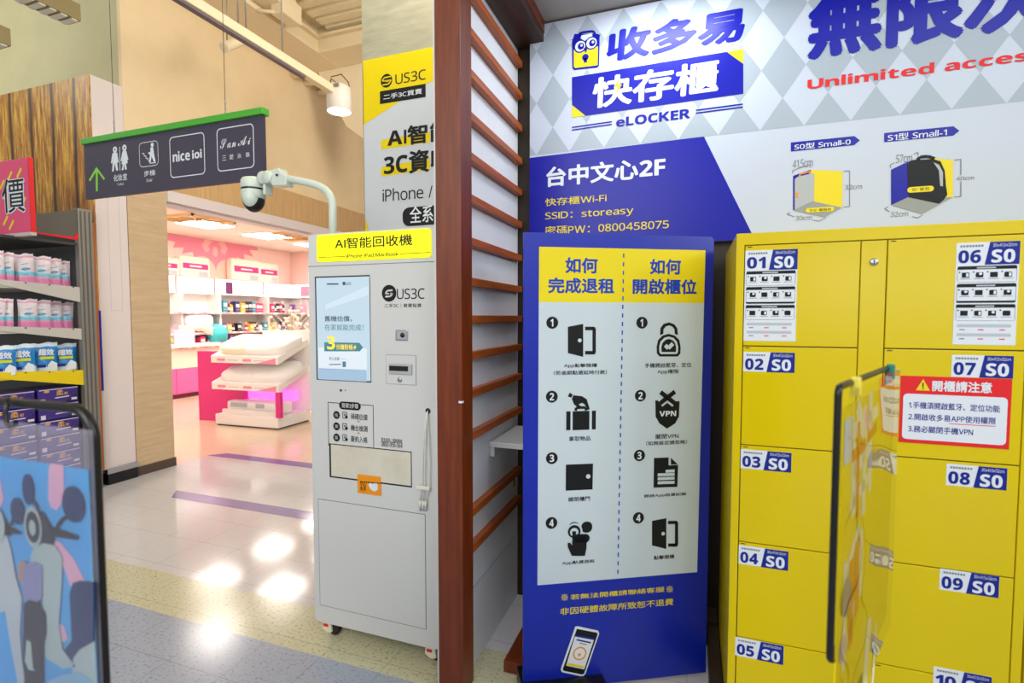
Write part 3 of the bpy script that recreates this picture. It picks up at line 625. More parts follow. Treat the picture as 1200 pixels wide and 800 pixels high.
e.text(mb, 'US3C', k1(246, 417), k1(276, 402), SCRN, 3); e.line(mb, [k1(148, 412), k1(208, 412)], .006, SCRN, 3); e.disc(mb, k1(237, 409), .008, SCRN, 3)
e.text(mb, '馬上估價 ▸▸▸', k2(160, 52), k2(248, 38), SCRN, 3); e.line(mb, [k2(160, 76), k2(222, 74)], .004, SCRN, 3); e.rect(mb, k2(230, 88), k2(247, 60), SCRT, 3)
part('display', mb, s, 'lit pale blue display')
# camera module
mb = MB(); x0, z0, x1, z1 = kf.box(k1(508, 706), k1(570, 650)); mb.box((x0, KY-.006, z0), (x1, KY+.004, z1), STEEL, .004)
mb.box((x0+.006, KY-.0066, z0+.006), (x1-.006, KY-.005, z1-.006), mat('grey_face', (170, 174, 180), .4)); mb.lathe((x0*.4+x1*.6, KY-.0064, (z0+z1)/2), [(0, .004), (.009, .004), (.011, 0)], BLACK_PLASTIC, (0, -1, 0)); part('camera_module', mb, t, 'small square camera window')
# card slot plate
mb = MB(); x0, z0, x1, z1 = kf.box(k2(456, 176), k2(612, 27)); mb.box((x0, KY-.0015, z0), (x1, KY+.002, z1), mat('slot_gap', (140, 142, 142), .5)); mb.box((x0+.002, KY-.0022, z0+.002), (x1-.002, KY+.002, z1-.002), WHITE_PAINT); s = part('slot_plate', mb, t)
mb = MB(); x0, z0, x1, z1 = kf.box(k2(475, 123), k2(594, 74)); mb.box((x0, KY-.010, z0), (x1, KY, z1), mat('silver_plastic', (176, 178, 182), .35), .004); y0_, w0, y1_, w1 = kf.box(k2(479, 106), k2(576, 84)); mb.box((y0_, KY-.0108, w0), (y1_, KY-.009, w1), DARK); part('card_slot', mb, s, 'silver card slot')
mb = MB(); a = kf.uv(k2(530, 154)); mb.lathe((a[0], KY-.002, a[1]), [(.010, 0), (.010, .006), (.005, .007), (0, .007)], STEEL, (0, -1, 0)); part('lock', mb, s)
# inspection window
x0, z0, x1, z1 = kf.box(k2(166, 668), k2(584, 510)); z1 = kf.uv(k2(375, 512))[1]; z0 = kf.uv(k2(375, 684))[1]
mb = MB(); mb.box((x0-.004, KY-.0008, z0-.004), (x1+.004, KY+.003, z1+.004), DARK); s = part('window_frame', mb, t)
mb = MB(); mb.box((x0+.006, KY-.0016, z0+.003), (x1, KY, z1), grain('frosted_beige_film', (206, 200, 180), (222, 218, 204), 9, .3, lo=.3, hi=.7)); part('window_pane', mb, s, 'frosted beige pane')
# pinch-hazard sticker
mb = MB(); x0, z0, x1, z1 = kf.box(k2(310, 742), k2(430, 660)); mb.box((x0, KY-.0034, z0), (x1, KY-.0024, z1), INK_ORANGE); e = Pl((0, KY-.0036, 0), (1, 0, 0), (0, -1, 0))
e.text(mb, '小心', k2(320, 708), k2(352, 688), INK_BLACK, 1, .012); e.text(mb, '夾手', k2(320, 732), k2(352, 712), INK_BLACK, 1, .012)
e.px(mb, [k2(362, 700), k2(374, 690), k2(384, 698), k2(398, 690), k2(412, 696), k2(412, 728), k2(392, 738), k2(374, 724)], INK_WHITE, 1)
for k in range(11): e.px(mb, [k2(318+k*10, 682+k*.8), k2(328+k*10, 683+k*.8), k2(323+k*10, 692+k*.8)], INK_BLACK, 1)
part('warning_sticker', mb, t, 'orange pinch-hazard sticker')
# lower service door
mb = MB(); x0, z0, x1, z1 = kf.box((375.6, 708), (498, 603)); mb.box((x0-.003, KY-.0006, z0-.003), (x1+.003, KY+.002, z1+.003), INK_GREY); mb.box((x0, KY-.0018, z0), (x1, KY+.002, z1), WHITE_PAINT, .0008); part('service_door', mb, t)
# cables from the hole
mb = MB(); a = kf.uv(k2(674, 317)); mb.lathe((a[0], KY, a[1]), [(.012, 0), (.011, .003), (.008, .003), (.007, 0)], BLACK_PLASTIC, (0, -1, 0)); mb.lathe((a[0], KY-.001, a[1]), [(.007, 0), (0, 0)], DARK, (0, -1, 0))
s = part('cable_grommet', mb, t, 'black cable hole')
CAB = mat('white_cable', (226, 224, 216), .4)
for k, (xm, xe, ye) in enumerate(((652, 640, 860), (664, 655, 865), (690, 668, 850))):
    p = [kf.w(*a, .004)]+[kf.w(*kf.uv(k2(x, y)), .012) for x, y in ((674-(k-1)*-3, 330), ((674+xm)/2, 420), (xm, 560), (xm-2, 690), (xe, 780))]
    mb = MB(); mb.tube(p, .0026, CAB, 8); mb.tube([p[-1], p[-1]+V((0, 0, -.03))], .006, CAB, 8); mb.tube([p[-1]+V((0, 0, -.03)), p[-1]+V((0, 0, -.042))], .004, STEEL, 8); part('charging_cable', mb, t, 'white charging cable')
mb = MB(); b = kf.uv(k2(658, 712)); mb.box((b[0]-.032, KY-.02, b[1]-.008), (b[0]+.032, KY-.004, b[1]+.008), CAB, .004); part('cable_clip', mb, t)
for x in (KX0+.05, KX1-.05):
    for y in (KY+.05, KY+.5):
        mb = MB(); mb.box((x-.03, y-.03, .066), (x+.03, y+.03, .078), WHITE_PAINT, .002); mb.prism([(x-.026, y-.03, .066), (x+.02, y-.03, .066), (x+.026, y-.03, .02), (x+.0, y-.03, .012), (x-.03, y-.03, .03)], (0, .06, 0), mat('ivory_caster', (226, 220, 200), .4), .004)
        mb.box((x-.018, y-.034, .045), (x+.006, y-.029, .056), INK_RED)
        s = part('caster', mb, t, 'ivory caster with red tab'); mb = MB(); mb.lathe((x+.026, y-.02, .03), [(0, 0), (.022, 0), (.03, .004), (.03, .03), (.022, .034), (0, .034)], BLACK_PLASTIC, (0, 1, 0)); part('wheel', mb, s)
# ---- dome camera on its pole
CW = mat('pale_green_white_plastic', (206, 218, 206), .35)
CYY = 2.08; c8 = lambda x, y, d=0.: ony(260+x*.15, 170+y*.15, CYY+d)
base = ony(390, 268, CYY); base.z = 1.868
t = thing('security_camera', 'white dome security camera on a curved pole on top of the kiosk', 'security camera', base)
path = [base, c8(866, 560), c8(866, 470), c8(858, 425), c8(838, 380), c8(805, 345), c8(760, 320), c8(700, 300), c8(600, 278), c8(470, 255)]
mb = MB(); mb.tube(path, .0185, CW, 16); mb.lathe(base, [(.04, 0), (.04, .006), (.02, .008)], CW); part('pole', mb, t)
mb = MB(); mb.prism([c8(360, 200, -.03), c8(440, 176, -.03), c8(455, 215, -.03), c8(500, 238, -.03), c8(498, 310, -.03), c8(400, 316, -.03), c8(362, 270, -.03)], (0, .06, 0), CW, .004)
mb.lathe(c8(432, 234, -.032), [(0, 0), (.006, 0), (.006, -.004)], BLACK_PLASTIC, (0, 1, 0)); mb.lathe(c8(345, 245, -.04), [(0, 0), (.03, 0), (.032, .004), (.032, .076), (.03, .08), (0, .08)], CW, (0, 1, 0)); mb.lathe(c8(308, 250, -.03), [(0, 0), (.03, 0), (.032, .004), (.032, .056), (0, .06)], CW, (0, 1, 0))
mb.box(c8(320, 385, -.02), c8(398, 290, .03), CW, .003); part('bracket', mb, t)
cc = c8(248, 352); mb = MB()
mb.lathe(cc, [(.0, .066), (.03, .065), (.052, .058), (.060, .046), (.062, .012), (.060, 0.006)], CW, n=32); mb.lathe(cc, [(.0585, .006), (.0585, -.004)], BLACK_PLASTIC, n=32)
mb.lathe(cc, [(.060, -.004), (.060, -.03), (.057, -.045), (.0, -.05)], CW, n=32); part('housing', mb, t)
mb = MB(); mb.blob(cc+V((0, .0, -.05)), (.053, .053, .064), BLACK_PLASTIC, nu=32, nv=20); part('dome', mb, t, 'glossy black camera dome')
mb = MB(); mb.blob(cc+V((.006, -.020, -.045)), (.043, .044, .052), CW, nu=32, nv=20); part('front_shell', mb, t)
# ---- hanging banner behind the kiosk
UY = 2.485; us = Pl((0, UY, 0), (1, 0, 0), (0, -1, 0)); y2 = lambda x, y: (200+x*.26667, y*.26667)
YB = ink('poster_yellow', (222, 200, 6), .4); GB = ink('poster_pale_grey', (196, 202, 208), .4)
mb = MB(); ux0 = us.uv((426.5, 150))[0]; uz0 = us.uv((435, 285))[1]; uz1 = us.uv((427, 71))[1]; mb.box((ux0, UY, uz0), (-.93, UY+.012, uz1), GB)
us.poly(mb, [(ux0, uz1), (-.93, uz1), (-.93, us.uv(y2(1140, 360))[1]), us.uv(y2(1140, 360)), us.uv(y2(846, 550)), (ux0, us.uv(y2(846, 550))[1])], YB, 1)
us.poly(mb, [(ux0, us.uv((427, 254))[1]), (us.uv((436, 270))[0], uz0), (ux0, uz0)], YB, 1)
us.disc(mb, y2(949, 355), .037, INK_BLACK, 2); 
for pts in ([(968, 336), (940, 342), (930, 356), (958, 358)], [(932, 374), (958, 370), (970, 352), (942, 356)]): us.line(mb, [y2(*p) for p in pts], .007, YB, 3)
us.text(mb, 'US3C', y2(988, 372), y2(1122, 303), INK_BLACK, 2, .004)
us.px(mb, [y2(920, 402), y2(1121, 368), y2(1121, 426), y2(920, 458)], INK_BLACK, 2); us.text(mb, '二手3C買賣', y2(936, 440), y2(1105, 388), INK_WHITE, 3, .008)
us.px(mb, [y2(925, 615), y2(1140, 580), y2(1140, 625), y2(925, 657)], YB, 1); us.px(mb, [y2(925, 735), y2(1140, 695), y2(1140, 745), y2(925, 776)], YB, 1)
us.text(mb, 'AI智能', y2(953, 650), y2(1235, 525), INK_BLACK, 2, .03); us.text(mb, '3C資收', y2(938, 776), y2(1235, 640), INK_BLACK, 2, .03)
us.text(mb, 'iPhone /', (448.5, 236.5), (507, 216), INK_BLACK, 2)
us.rect(mb, (472, 265.5), (540, 238), INK_BLACK, 2, .04); us.text(mb, '全系列', (480.5, 262), (522, 238.5), INK_WHITE, 3, .012)
solo('wall_banner', mb, 'yellow and pale grey advertising banner on the wall above the kiosk', 'banner', (-1.35, UY+.006, uz0))
# ---- hanging direction sign
SGY = 2.42; A = ony(98, 169, SGY); B = ony(308, 130.6, SGY); B.z = A.z
su = (B-A).normalized(); sn_ = V((su.y, -su.x, 0)).normalized(); sg = Pl(A, su, sn_)
SGREY = ink('sign_slate', (72, 68, 84), .45); SGREEN = mat('green_rail', (76, 172, 52), .4); LGREEN = ink('light_green_ink', (132, 208, 72))
t = thing('direction_sign', 'dark slate hanging direction sign with green top rail and white pictograms', 'sign', (A+B)/2)
x0, z0, x1, z1 = 0, sg.uv((100, 233.7))[1], sg.uv((308.5, 160))[0], 0
mb = MB(); mb.prism([sg.w(x0, z0), sg.w(x1, z0), sg.w(x1, z1), sg.w(x0, z1)], -sn_*.02, SGREY)
s8 = lambda x, y: (100+x*.18333, 120+y*.18333)
sg.px(mb, [s8(22, 497), s8(71, 412), s8(127, 487), s8(118, 496), s8(80, 443), s8(80, 566), s8(68, 568), s8(67, 445), s8(32, 505)], LGREEN, 1)
for cx_, top, sk in ((190, 302, 0), (250, 290, 1)):
    sg.disc(mb, s8(cx_, top), .021, INK_WHITE, 1, .007)
    if not sk: sg.px(mb, [s8(cx_-16, top+22), s8(cx_+14, top+18), s8(cx_+24, top+80), s8(cx_+15, top+84), s8(cx_+10, top+50), s8(cx_+20, top+132), s8(cx_+8, top+134), s8(cx_-1, top+88), s8(cx_-8, top+138), s8(cx_-19, top+140), s8(cx_-12, top+52), s8(cx_-17, top+88), s8(cx_-26, top+86)], INK_WHITE, 1)
    else: sg.px(mb, [s8(cx_-12, top+22), s8(cx_+12, top+18), s8(cx_+26, top+76), s8(cx_+18, top+80), s8(cx_+10, top+50), s8(cx_+22, top+98), s8(cx_+10, top+100), s8(cx_+16, top+138), s8(cx_+4, top+140), s8(cx_, top+102), s8(cx_-6, top+142), s8(cx_-17, top+144), s8(cx_-10, top+104), s8(cx_-18, top+105), s8(cx_-9, top+54), s8(cx_-16, top+86), s8(cx_-24, top+84)], INK_WHITE, 1)
sg.line(mb, [s8(220, 284), s8(222, 434)], .006, INK_WHITE, 1)
sg.text(mb, '化妝室', s8(182, 506), s8(266, 452), INK_WHITE, 1, .01); sg.text(mb, 'Toilet', s8(203, 532), s8(246, 511), INK_WHITE, 1); sg.text(mb, '步梯', s8(376, 475), s8(446, 428), INK_WHITE, 1, .01); sg.text(mb, 'Stair', s8(391, 509), s8(430, 484), INK_WHITE, 1)
def sframe(cs, wd):
    q_ = [sg.uv(s8(*p)) for p in cs]; x0, x1, y0, y1 = min(p[0] for p in q_), max(p[0] for p in q_), sum(p[1] for p in q_[2:])/2, sum(p[1] for p in q_[:2])/2
    sg.poly(mb, rrect(x0, y0, x1, y1, .03), INK_WHITE, 1, [rrect(x0+wd, y0+wd, x1-wd, y1-wd, .025)])
sframe(((348, 260), (464, 240), (464, 400), (348, 418)), .004); sframe(((543, 218), (760, 192), (762, 465), (545, 478)), .006); sframe(((843, 165), (1075, 135), (1078, 420), (846, 440)), .006)
sg.disc(mb, s8(428, 271), .014, INK_WHITE, 1); sg.px(mb, [s8(416, 288), s8(434, 286), s8(440, 330), s8(450, 378), s8(438, 380), s8(424, 345), s8(418, 382), s8(406, 384), s8(414, 335), s8(402, 326), s8(405, 318), s8(416, 318)], INK_WHITE, 1)
sg.line(mb, [s8(364, 326), s8(376, 326), s8(376, 342), s8(388, 342), s8(388, 358), s8(400, 357), s8(402, 372)], .006, INK_WHITE, 1); sg.line(mb, [s8(412, 388), s8(452, 384)], .006, INK_WHITE, 1)
sg.text(mb, 'nice', s8(560, 383), s8(668, 300), INK_WHITE, 1, .03); sg.text(mb, 'ioi', s8(684, 362), s8(744, 297), INK_WHITE, 1, .03)
sg.text(mb, '\U0001D4E2\U0001D4EA\U0001D4F7', s8(862, 298), s8(962, 222), INK_WHITE, 1); sg.text(mb, '\U0001D4D0\U0001D4F2', s8(976, 280), s8(1056, 210), INK_WHITE, 1)
for x, ch in ((876, '三'), (922, '愛'), (972, '泳'), (1026, '裝')): sg.text(mb, ch, s8(x, 372-(x-876)*.14), s8(x+25, 337-(x-876)*.14), INK_WHITE, 1)
part('sign_panel', mb, t)
mb = MB(); mb.prism([sg.w(-.006, -.006, .016), sg.w(x1+.014, -.006, .016), sg.w(x1+.014, .034, .016), sg.w(-.006, .034, .016)], -sn_*.052, SGREEN, .004); part('top_rail', mb, t, 'green top rail')
for px_ in (132, 263):
    p = sg.w(*sg.uv((px_, 155 if px_ < 200 else 131)), -.01); p = sg.w(sg.uv((px_, 150))[0], .034, -.01)
    mb = MB(); mb.tube([p, V((p.x, p.y, 5.3))], .0018, DKGREY, 6); 
    for k in range(3): mb.tube([p+V((0, 0, .012+.03*k)), p+V((0, 0, .03+.03*k))], .005, STEEL, 8)
    part('cable', mb, t)
# ---- downlight, cable tray, pipes
PX = -3.5
t = thing('ceiling_downlight', 'white cylindrical downlight hanging at the end of the ceiling rail', 'lamp', onx(397, 122, PX))
dl = onx(398.5, 103, PX); db = onx(397.5, 131, PX); dh = .30
mb = MB(); mb.lathe((db.x, db.y, db.z), [(.119, 0), (.123, .004), (.123, dl.z-db.z-.01), (.11, dl.z-db.z), (0, dl.z-db.z)], mat('white_lamp_can', (226, 218, 208), .5), n=32); mb.box((db.x+.03, db.y-.125, dl.z-.05), (db.x+.09, db.y-.11, dl.z-.02), GREY_METAL); part('can', mb, t)
mb = MB(); mb.lathe((db.x, db.y, db.z+.003), [(.113, 0), (0, 0)], mat('lamp_glow', (255, 250, 240), .4, emit=9), n=32); part('diffuser', mb, t, 'glowing round diffuser')
for k, pts in enumerate(([(386, 103), (388, 92), (394, 97), (398, 102)], [(388, 90), (400, 87), (408, 96), (410, 104), (404, 112)])):
    mb = MB(); mb.tube([onx(x, y, PX) for x, y in pts], .006, mat('copper_wire', (120, 82, 40), .4, metal=.5), 6); part('wire', mb, t)
mb = MB(); a, b = onx(205, -7, PX), onx(386, 102, PX); zc = (a.z+b.z)/2
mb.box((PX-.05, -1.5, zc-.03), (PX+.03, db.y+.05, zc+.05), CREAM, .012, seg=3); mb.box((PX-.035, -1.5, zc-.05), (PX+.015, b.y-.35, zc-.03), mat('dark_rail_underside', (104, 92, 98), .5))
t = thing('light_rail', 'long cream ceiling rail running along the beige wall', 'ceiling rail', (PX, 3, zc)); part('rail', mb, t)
for px_ in (280, 331, 289):
    d = ray(px_, 60); y = PX/d.x*d.y; mb = MB(); mb.tube([(PX, y, zc+.04), (PX, y, 4.87)], .006, GREY_METAL, 6); part('rod', mb, t)
for px_, py in ((272, 53), (391, 92)):
    pass
mb = MB(); p = onx(262, 56, -4.2); e_ = onx(284, 47, -4.2); mb.tube([p, p+(e_-p)*.8, e_, e_+V((0, .02, .05))], [.045, .045, .04, .03], CREAM, 12); mb.tube([onx(266, 50, -4.2), V((-4.2, p.y+.06, 4.9))], .006, GREY_METAL, 6)
solo('pipe_stub', mb, 'short cream pipe stub hanging below the ceiling rail', 'pipe', p)
for px_, py in ((346, 87), (361, 96), (377, 108)):
    p = onx(px_, py, XL+.05); mb = MB(); mb.tube([p+V((-.06, 0, 0)), p+V((.2, 0, 0))], .05, CREAM, 12)
    solo('bracket_arm', mb, ['cream wall bracket nearest the camera of three under the rail', 'middle cream wall bracket of three under the rail', 'cream wall bracket nearest the downlight of three under the rail'][(346, 361, 377).index(px_)], 'bracket', p, 'wall brackets')
mb = MB(); mb.box(onz(318, 8, 4.7)+V((-.1, -.2, 0)), onz(318, 8, 4.7)+V((.15, .2, .14)), CREAM, .01); p = onz(336, 24, 4.6); mb.box(p+V((-.08, -.14, 0)), p+V((.08, .14, .2)), CREAM, .02); mb.tube([onz(300, 12, 4.62), onz(320, 14, 4.62), onz(336, 20, 4.62), onz(350, 30, 4.62)], .018, CREAM, 8)
solo('junction_box', mb, 'cream junction box with pipe on the ceiling beam', 'junction box', p)
# tall fluorescent troughs at the top left
RIB = mat('white_ribbed_diffuser', (206, 204, 190), .5, emit=.12); TAN = mat('tan_housing', (150, 136, 92), .6)
for q_, ln, lb in (((95, 16), 1.9, 'long tan light trough with ribbed white underside, the bigger one at top left'), ((13, 45), 1.2, 'tan light trough cut off by the left edge, below the bigger one')):
    p = ony(q_[0], q_[1], 2.75) if ln > 1.5 else ony(q_[0], q_[1], 2.45)
    t = thing('light_trough', lb, 'lamp', p, 'light troughs')
    mb = MB(); mb.box((p.x-.16, p.y-ln, p.z-.06), (p.x, p.y, p.z+.07), TAN, .006); part('housing', mb, t)
    mb = MB()
    for k in range(int(ln/.07)): mb.box((p.x-.15, p.y-.06-k*.07, p.z-.07), (p.x-.01, p.y-.02-k*.07, p.z-.06), RIB)
    part('ribbed_diffuser', mb, t)
    mb = MB(); mb.tube([(p.x-.08, p.y-.1, p.z+.07), (p.x-.08, p.y-.1, 5.3)], .004, DKGREY, 6); part('suspension_wire', mb, t); mb = MB(); mb.tube([(p.x-.08, p.y-ln+.1, p.z+.07), (p.x-.08, p.y-ln+.1, 5.3)], .004, DKGREY, 6); part('suspension_wire', mb, t)
# ================================================================== RACK ON THE LEFT
RX = -4.85; rk = Pl((RX, 0, 0), (0, 1, 0), (1, 0, 0))
b3 = lambda x, y: (x*.275, 180+y*.275); b4 = lambda x, y: (x*.275, 380+y*.275)
PLANK = mat('aged_plank_print', (120, 80, 24), .35)
_m = PLANK
tc = N(_m, 'ShaderNodeTexCoord'); mp = N(_m, 'ShaderNodeMapping'); mp.inputs['Scale'].default_value = (7, 1, .55); nz = N(_m, 'ShaderNodeTexNoise', Scale=5, Detail=9, Roughness=.75)
wv = N(_m, 'ShaderNodeTexWave', Scale=1.05, Distortion=.6); wv.bands_direction = 'X'
rp = N(_m, 'ShaderNodeValToRGB'); e = rp.color_ramp.elements; e[0].position = .33; e[0].color = rgb((66, 34, 10)); e[1].position = .62; e[1].color = rgb((232, 190, 70)); x_ = e.new(.47); x_.color = rgb((168, 108, 28))
wr = N(_m, 'ShaderNodeValToRGB'); e = wr.color_ramp.elements; e[0].position = .0; e[0].color = (.08, .05, .03, 1); e[1].position = .12; e[1].color = (1, 1, 1, 1)
mx = N(_m, 'ShaderNodeMix', data_type='RGBA', blend_type='MULTIPLY'); mx.inputs[0].default_value = 1
L(_m, tc, 'Object', mp, 'Vector'); L(_m, mp, 'Vector', nz, 'Vector'); L(_m, nz, 'Fac', rp, 'Fac'); L(_m, tc, 'Object', wv, 'Vector'); L(_m, wv, 'Color', wr, 'Fac'); L(_m, rp, 'Color', mx, 6); L(_m, wr, 'Color', mx, 7); L(_m, mx, 2, bsdf(_m), 'Base Color')
mb = MB(); mb.box((-7.5, 2.992, .2), (XL-.004, 3.003, 3.565), PLANK); solo('plank_panel', mb, 'tall panel of aged yellow-brown planks above the shelving rack', 'wood panel', (-6, 2.998, .2))
t = thing('shelving_rack', 'grey metal shelving rack stocked with pouches at the left edge', 'shelving rack', (RX-.4, 2.6, 0))
mb = MB(); mb.box((RX-.04, 2.83, 0), (RX+.012, 2.94, 2.40), GREY_METAL, .003)
for k in range(3): mb.box((RX+.011, 2.845+k*.032, .02), (RX+.016, 2.855+k*.032, 2.38), mat('upright_groove', (96, 92, 84), .5))
part('upright', mb, t)
mb = MB(); mb.box((RX-1.5, 2.86, .1), (RX-.03, 2.92, 2.30), DKGREY); part('back_panel', mb, t)
mb = MB(); mb.prism([rk.w(*rk.uv(p)) for p in (b3(108, 262), b3(353, 234), b3(353, 368), b3(108, 330))], (-.02, 0, 0), mat('dark_taupe_metal', (92, 88, 80), .4), .002); mb.prism([rk.w(*rk.uv(p), .003) for p in (b3(118, 334), b3(352, 372), b3(352, 360), b3(118, 328))], (-.004, 0, 0), INK_RED); mb.prism([rk.w(*rk.uv(p), .006) for p in (b3(320, 338), b3(352, 343), b3(352, 367), b3(318, 362))], (-.006, 0, 0), INK_RED)
mb.box((RX-1.5, 2.20, rk.uv(b3(0, 352))[1]), (RX-.02, 2.83, rk.uv(b3(0, 352))[1]+.02), DKGREY); part('top_shelf', mb, t, 'dark top shelf with red price strip')
SHW = mat('shelf_grey_white', (196, 192, 184), .4); SHY = mat('shelf_yellow', (232, 204, 8), .4)
LEV = []
for (a, b, c_, d), m in (((b3(0, 535), b3(353, 570), b3(353, 635), b3(0, 557)), SHW), ((b3(0, 735), b3(350, 745), b3(350, 792), b3(0, 755)), SHW), ((b4(0, 205), b4(358, 194), b4(358, 258), b4(0, 233)), SHY)):
    P4 = [rk.w(*rk.uv(p)) for p in (a, b, c_, d)]; zt = P4[1].z; LEV.append(zt)
    mb = MB(); mb.prism(P4, (-.012, 0, 0), m, .001)
    for k in range(3): q_ = rk.uv((30+k*28, (a[1]*(1-(.3+.28*k))+b[1]*(.3+.28*k))+1.2)); rk.disc(mb, q_, .006, DARK, 1, uv=True, n=10)
    mb.box((RX-1.5, P4[0].y, min(P4[0].z, zt)-.028), (RX-.012, 2.83, min(P4[0].z, zt)-.006), m if m is SHY else SHW); part('shelf', mb, t, 'yellow shelf' if m is SHY else None)
mb = MB(); mb.box((RX-1.5, 2.22, 0), (RX, 2.86, .14), BLACK_PLASTIC, .003); part('base', mb, t)
# pouches
POU_W = mat('pouch_white', (226, 214, 220), .28, coat=.3); POU_P = mat('pouch_pink', (226, 130, 186), .3, coat=.3); POU_R = mat('pouch_rose', (220, 160, 180), .3, coat=.3); POU_B = mat('pouch_sky', (120, 200, 226), .3, coat=.3)
def pouch(wd, h, dp, bands, decor):
    mb = MB(); nu, nv = 10, 16
    for s_ in (1, -1):
        g_ = []
        for j in range(nv+1):
            v = j/nv; row = []
            for i in range(nu+1):
                u_ = i/nu*2-1; th = (1-abs(u_)**3)*(1-v**2.2)*(.6+.4*math.cos((v-.3)*2)) ; th = max(th, .02)
                crk = .006*math.sin(9*u_+5*v)*(1-v)*(1-u_*u_) + .003*math.sin(23*v+4*u_)*(1-u_*u_)*v
                row.append(V((s_*(dp/2*th+crk), u_*wd/2*(1-.07*math.sin(v*3.1)), v*h+(.005*math.sin(u_*5.2+.5)+.008*u_)*(v**5))))
            g_.append(row)
        for j in range(nv):
            v = (j+.5)/nv; m = next(mm for lim, mm in bands if v < lim)
            for i in range(nu): mb.raw([g_[j][i], g_[j][i+1], g_[j+1][i+1], g_[j+1][i]], [(0, 1, 2, 3)], m, True)
    decor(mb, wd, h, dp); return mb
def dec_pink(mb, wd, h, dp):
    p = Pl((dp/2*.92+.003, 0, 0), (0, 1, 0), (1, 0, 0))
    p.disc(mb, (0, h*.52), wd*.17, POU_B, 1, wd*.10, uv=True, sq=.7, n=16); p.line(mb, [(-wd*.2, h*.5), (wd*.24, h*.54)], wd*.06, ink('logo_blue', (40, 140, 200)), 2, uv=True)
    p.line(mb, [(-wd*.12, h*.35), (wd*.12, h*.35)], wd*.03, INK_GREY, 1, uv=True); p.line(mb, [(-wd*.16, h*.66), (wd*.18, h*.70)], wd*.03, INK_GREY, 0, uv=True)
BL_B = mat('pouch_blue', (28, 132, 206), .3, coat=.3); BL_W = mat('pouch_pale', (214, 228, 240), .3, coat=.3)
def dec_blue(mb, wd, h, dp):
    p = Pl((dp/2*.92+.004, 0, 0), (0, 1, 0), (1, 0, 0))
    p.text(mb, '超效', (-wd*.3, h*.58), (wd*.3, h*.80), INK_WHITE, 1, .04, uv=True); p.poly(mb, rrect(-wd*.25, h*.45, wd*.3, h*.54, .004), ink('lime_ink', (206, 214, 40)), 1); p.poly(mb, rrect(-wd*.36, h*.18, wd*.05, h*.27, .002), INK_NAVY, 1)
    p.poly(mb, [(0, h*.02), (wd*.4, h*.05), (wd*.42, h*.3), (wd*.2, h*.4), (0, h*.2)], INK_WHITE, 1)
pb = pouch(.118, .245, .042, ((.24, POU_P), (.34, POU_R), (.44, POU_B), (.86, POU_W), (.93, POU_R), (1.1, POU_W)), dec_pink).mesh('pouch')
bb = pouch(.16, .235, .075, ((.22, BL_W), (.86, BL_B), (1.1, BL_W)), dec_blue).mesh('pouch')
def put(mesh, name, x, level, rot, lab, cat, grp, dx=0., sc=(1, 1, 1)):
    d = ray(x, 340); y = RX/d.x*d.y
    o = bpy.data.objects.new(name, mesh); COL.objects.link(o); o.location = (RX-.05+dx, y, LEV[level]); o.rotation_euler = (math.radians((x*7) % 9-4), 0, math.radians(rot)); o.scale = sc
    o['label'] = lab; o['category'] = cat; o['group'] = grp; return o
for lv, row in ((0, ((2, 0), (16, -4), (39.5, 2), (58, -3), (75, 4), (88, -6))), (1, ((-1, 4), (12, -18), (39, 2), (57, -3), (74, 4), (89, -5)))):
    nm = ['left-hand', 'second', 'third', 'fourth', 'fifth', 'last']
    for k, (x, a) in enumerate(row):
        put(pb, 'detergent_pouch', x, lv, a-18, '%s white and pink pouch from the left on the %s shelf of the rack' % (nm[k], 'upper' if lv == 0 else 'middle'), 'pouch', 'pink and white pouches', -.02*k, (1, (.8, .72, 1, 1, .9, .85)[k], (1, .98, 1, .98, .95, .9)[k] if lv == 0 else (.96, .95, .97, .95, .92, .9)[k]))
for k, (x, a) in enumerate(((3, 0), (29, -6), (57, 3), (83, -4))):
    put(bb, 'detergent_pouch', x, 2, a-18, 'blue pouch on the yellow shelf, %s' % ['cut off by the left edge', 'second from the left', 'third from the left', 'next to the grey upright'][k], 'pouch', 'blue pouches', -.02*k, (1, 1, (.98, 1, 1.02, .95)[k]))
# purple tissue packs
PURP = mat('purple_wrap', (58, 40, 128), .25, coat=.4); PURD = mat('dark_purple_wrap', (40, 26, 92), .25, coat=.4); GOLD = mat('gold_ink', (214, 160, 70), .35); SEAL = mat('clear_seam', (214, 208, 224), .3)
def pack(cut):
    mb = MB(); mb.box((-.30, -.14, 0), (0, .14, .128), PURP, .016, seg=3)
    p = Pl((.0006, 0, 0), (0, 1, 0), (1, 0, 0))
    p.poly(mb, rrect(-.135, .115, .135, .121, .002), SEAL, 1)
    p.text(mb, '柔', (-.02, .062), (.03, .108), GOLD, 2, .02, uv=True); p.text(mb, '韌', (.035, .064), (.06, .088), GOLD, 2, .01, uv=True); p.disc(mb, (-.085, .104), .02, GOLD, 1, uv=True, sq=.5, n=16)
    p.line(mb, [(-.03, .046), (.07, .05)], .008, SEAL, 2, uv=True); p.poly(mb, rrect(.085, .016, .125, .034, .002), SEAL, 2); p.poly(mb, rrect(-.13, .012, -.098, .046, .002), SEAL, 1)
    p.disc(mb, (.10, .075), .02, PURD, 1, .014, uv=True); p.poly(mb, [(.03, 0.005), (.12, .005), (.135, .09), (.12, .06)], PURD, 0.5)
    return mb.mesh('pack')
pk = pack(0); ptop = LEV[2]-.135
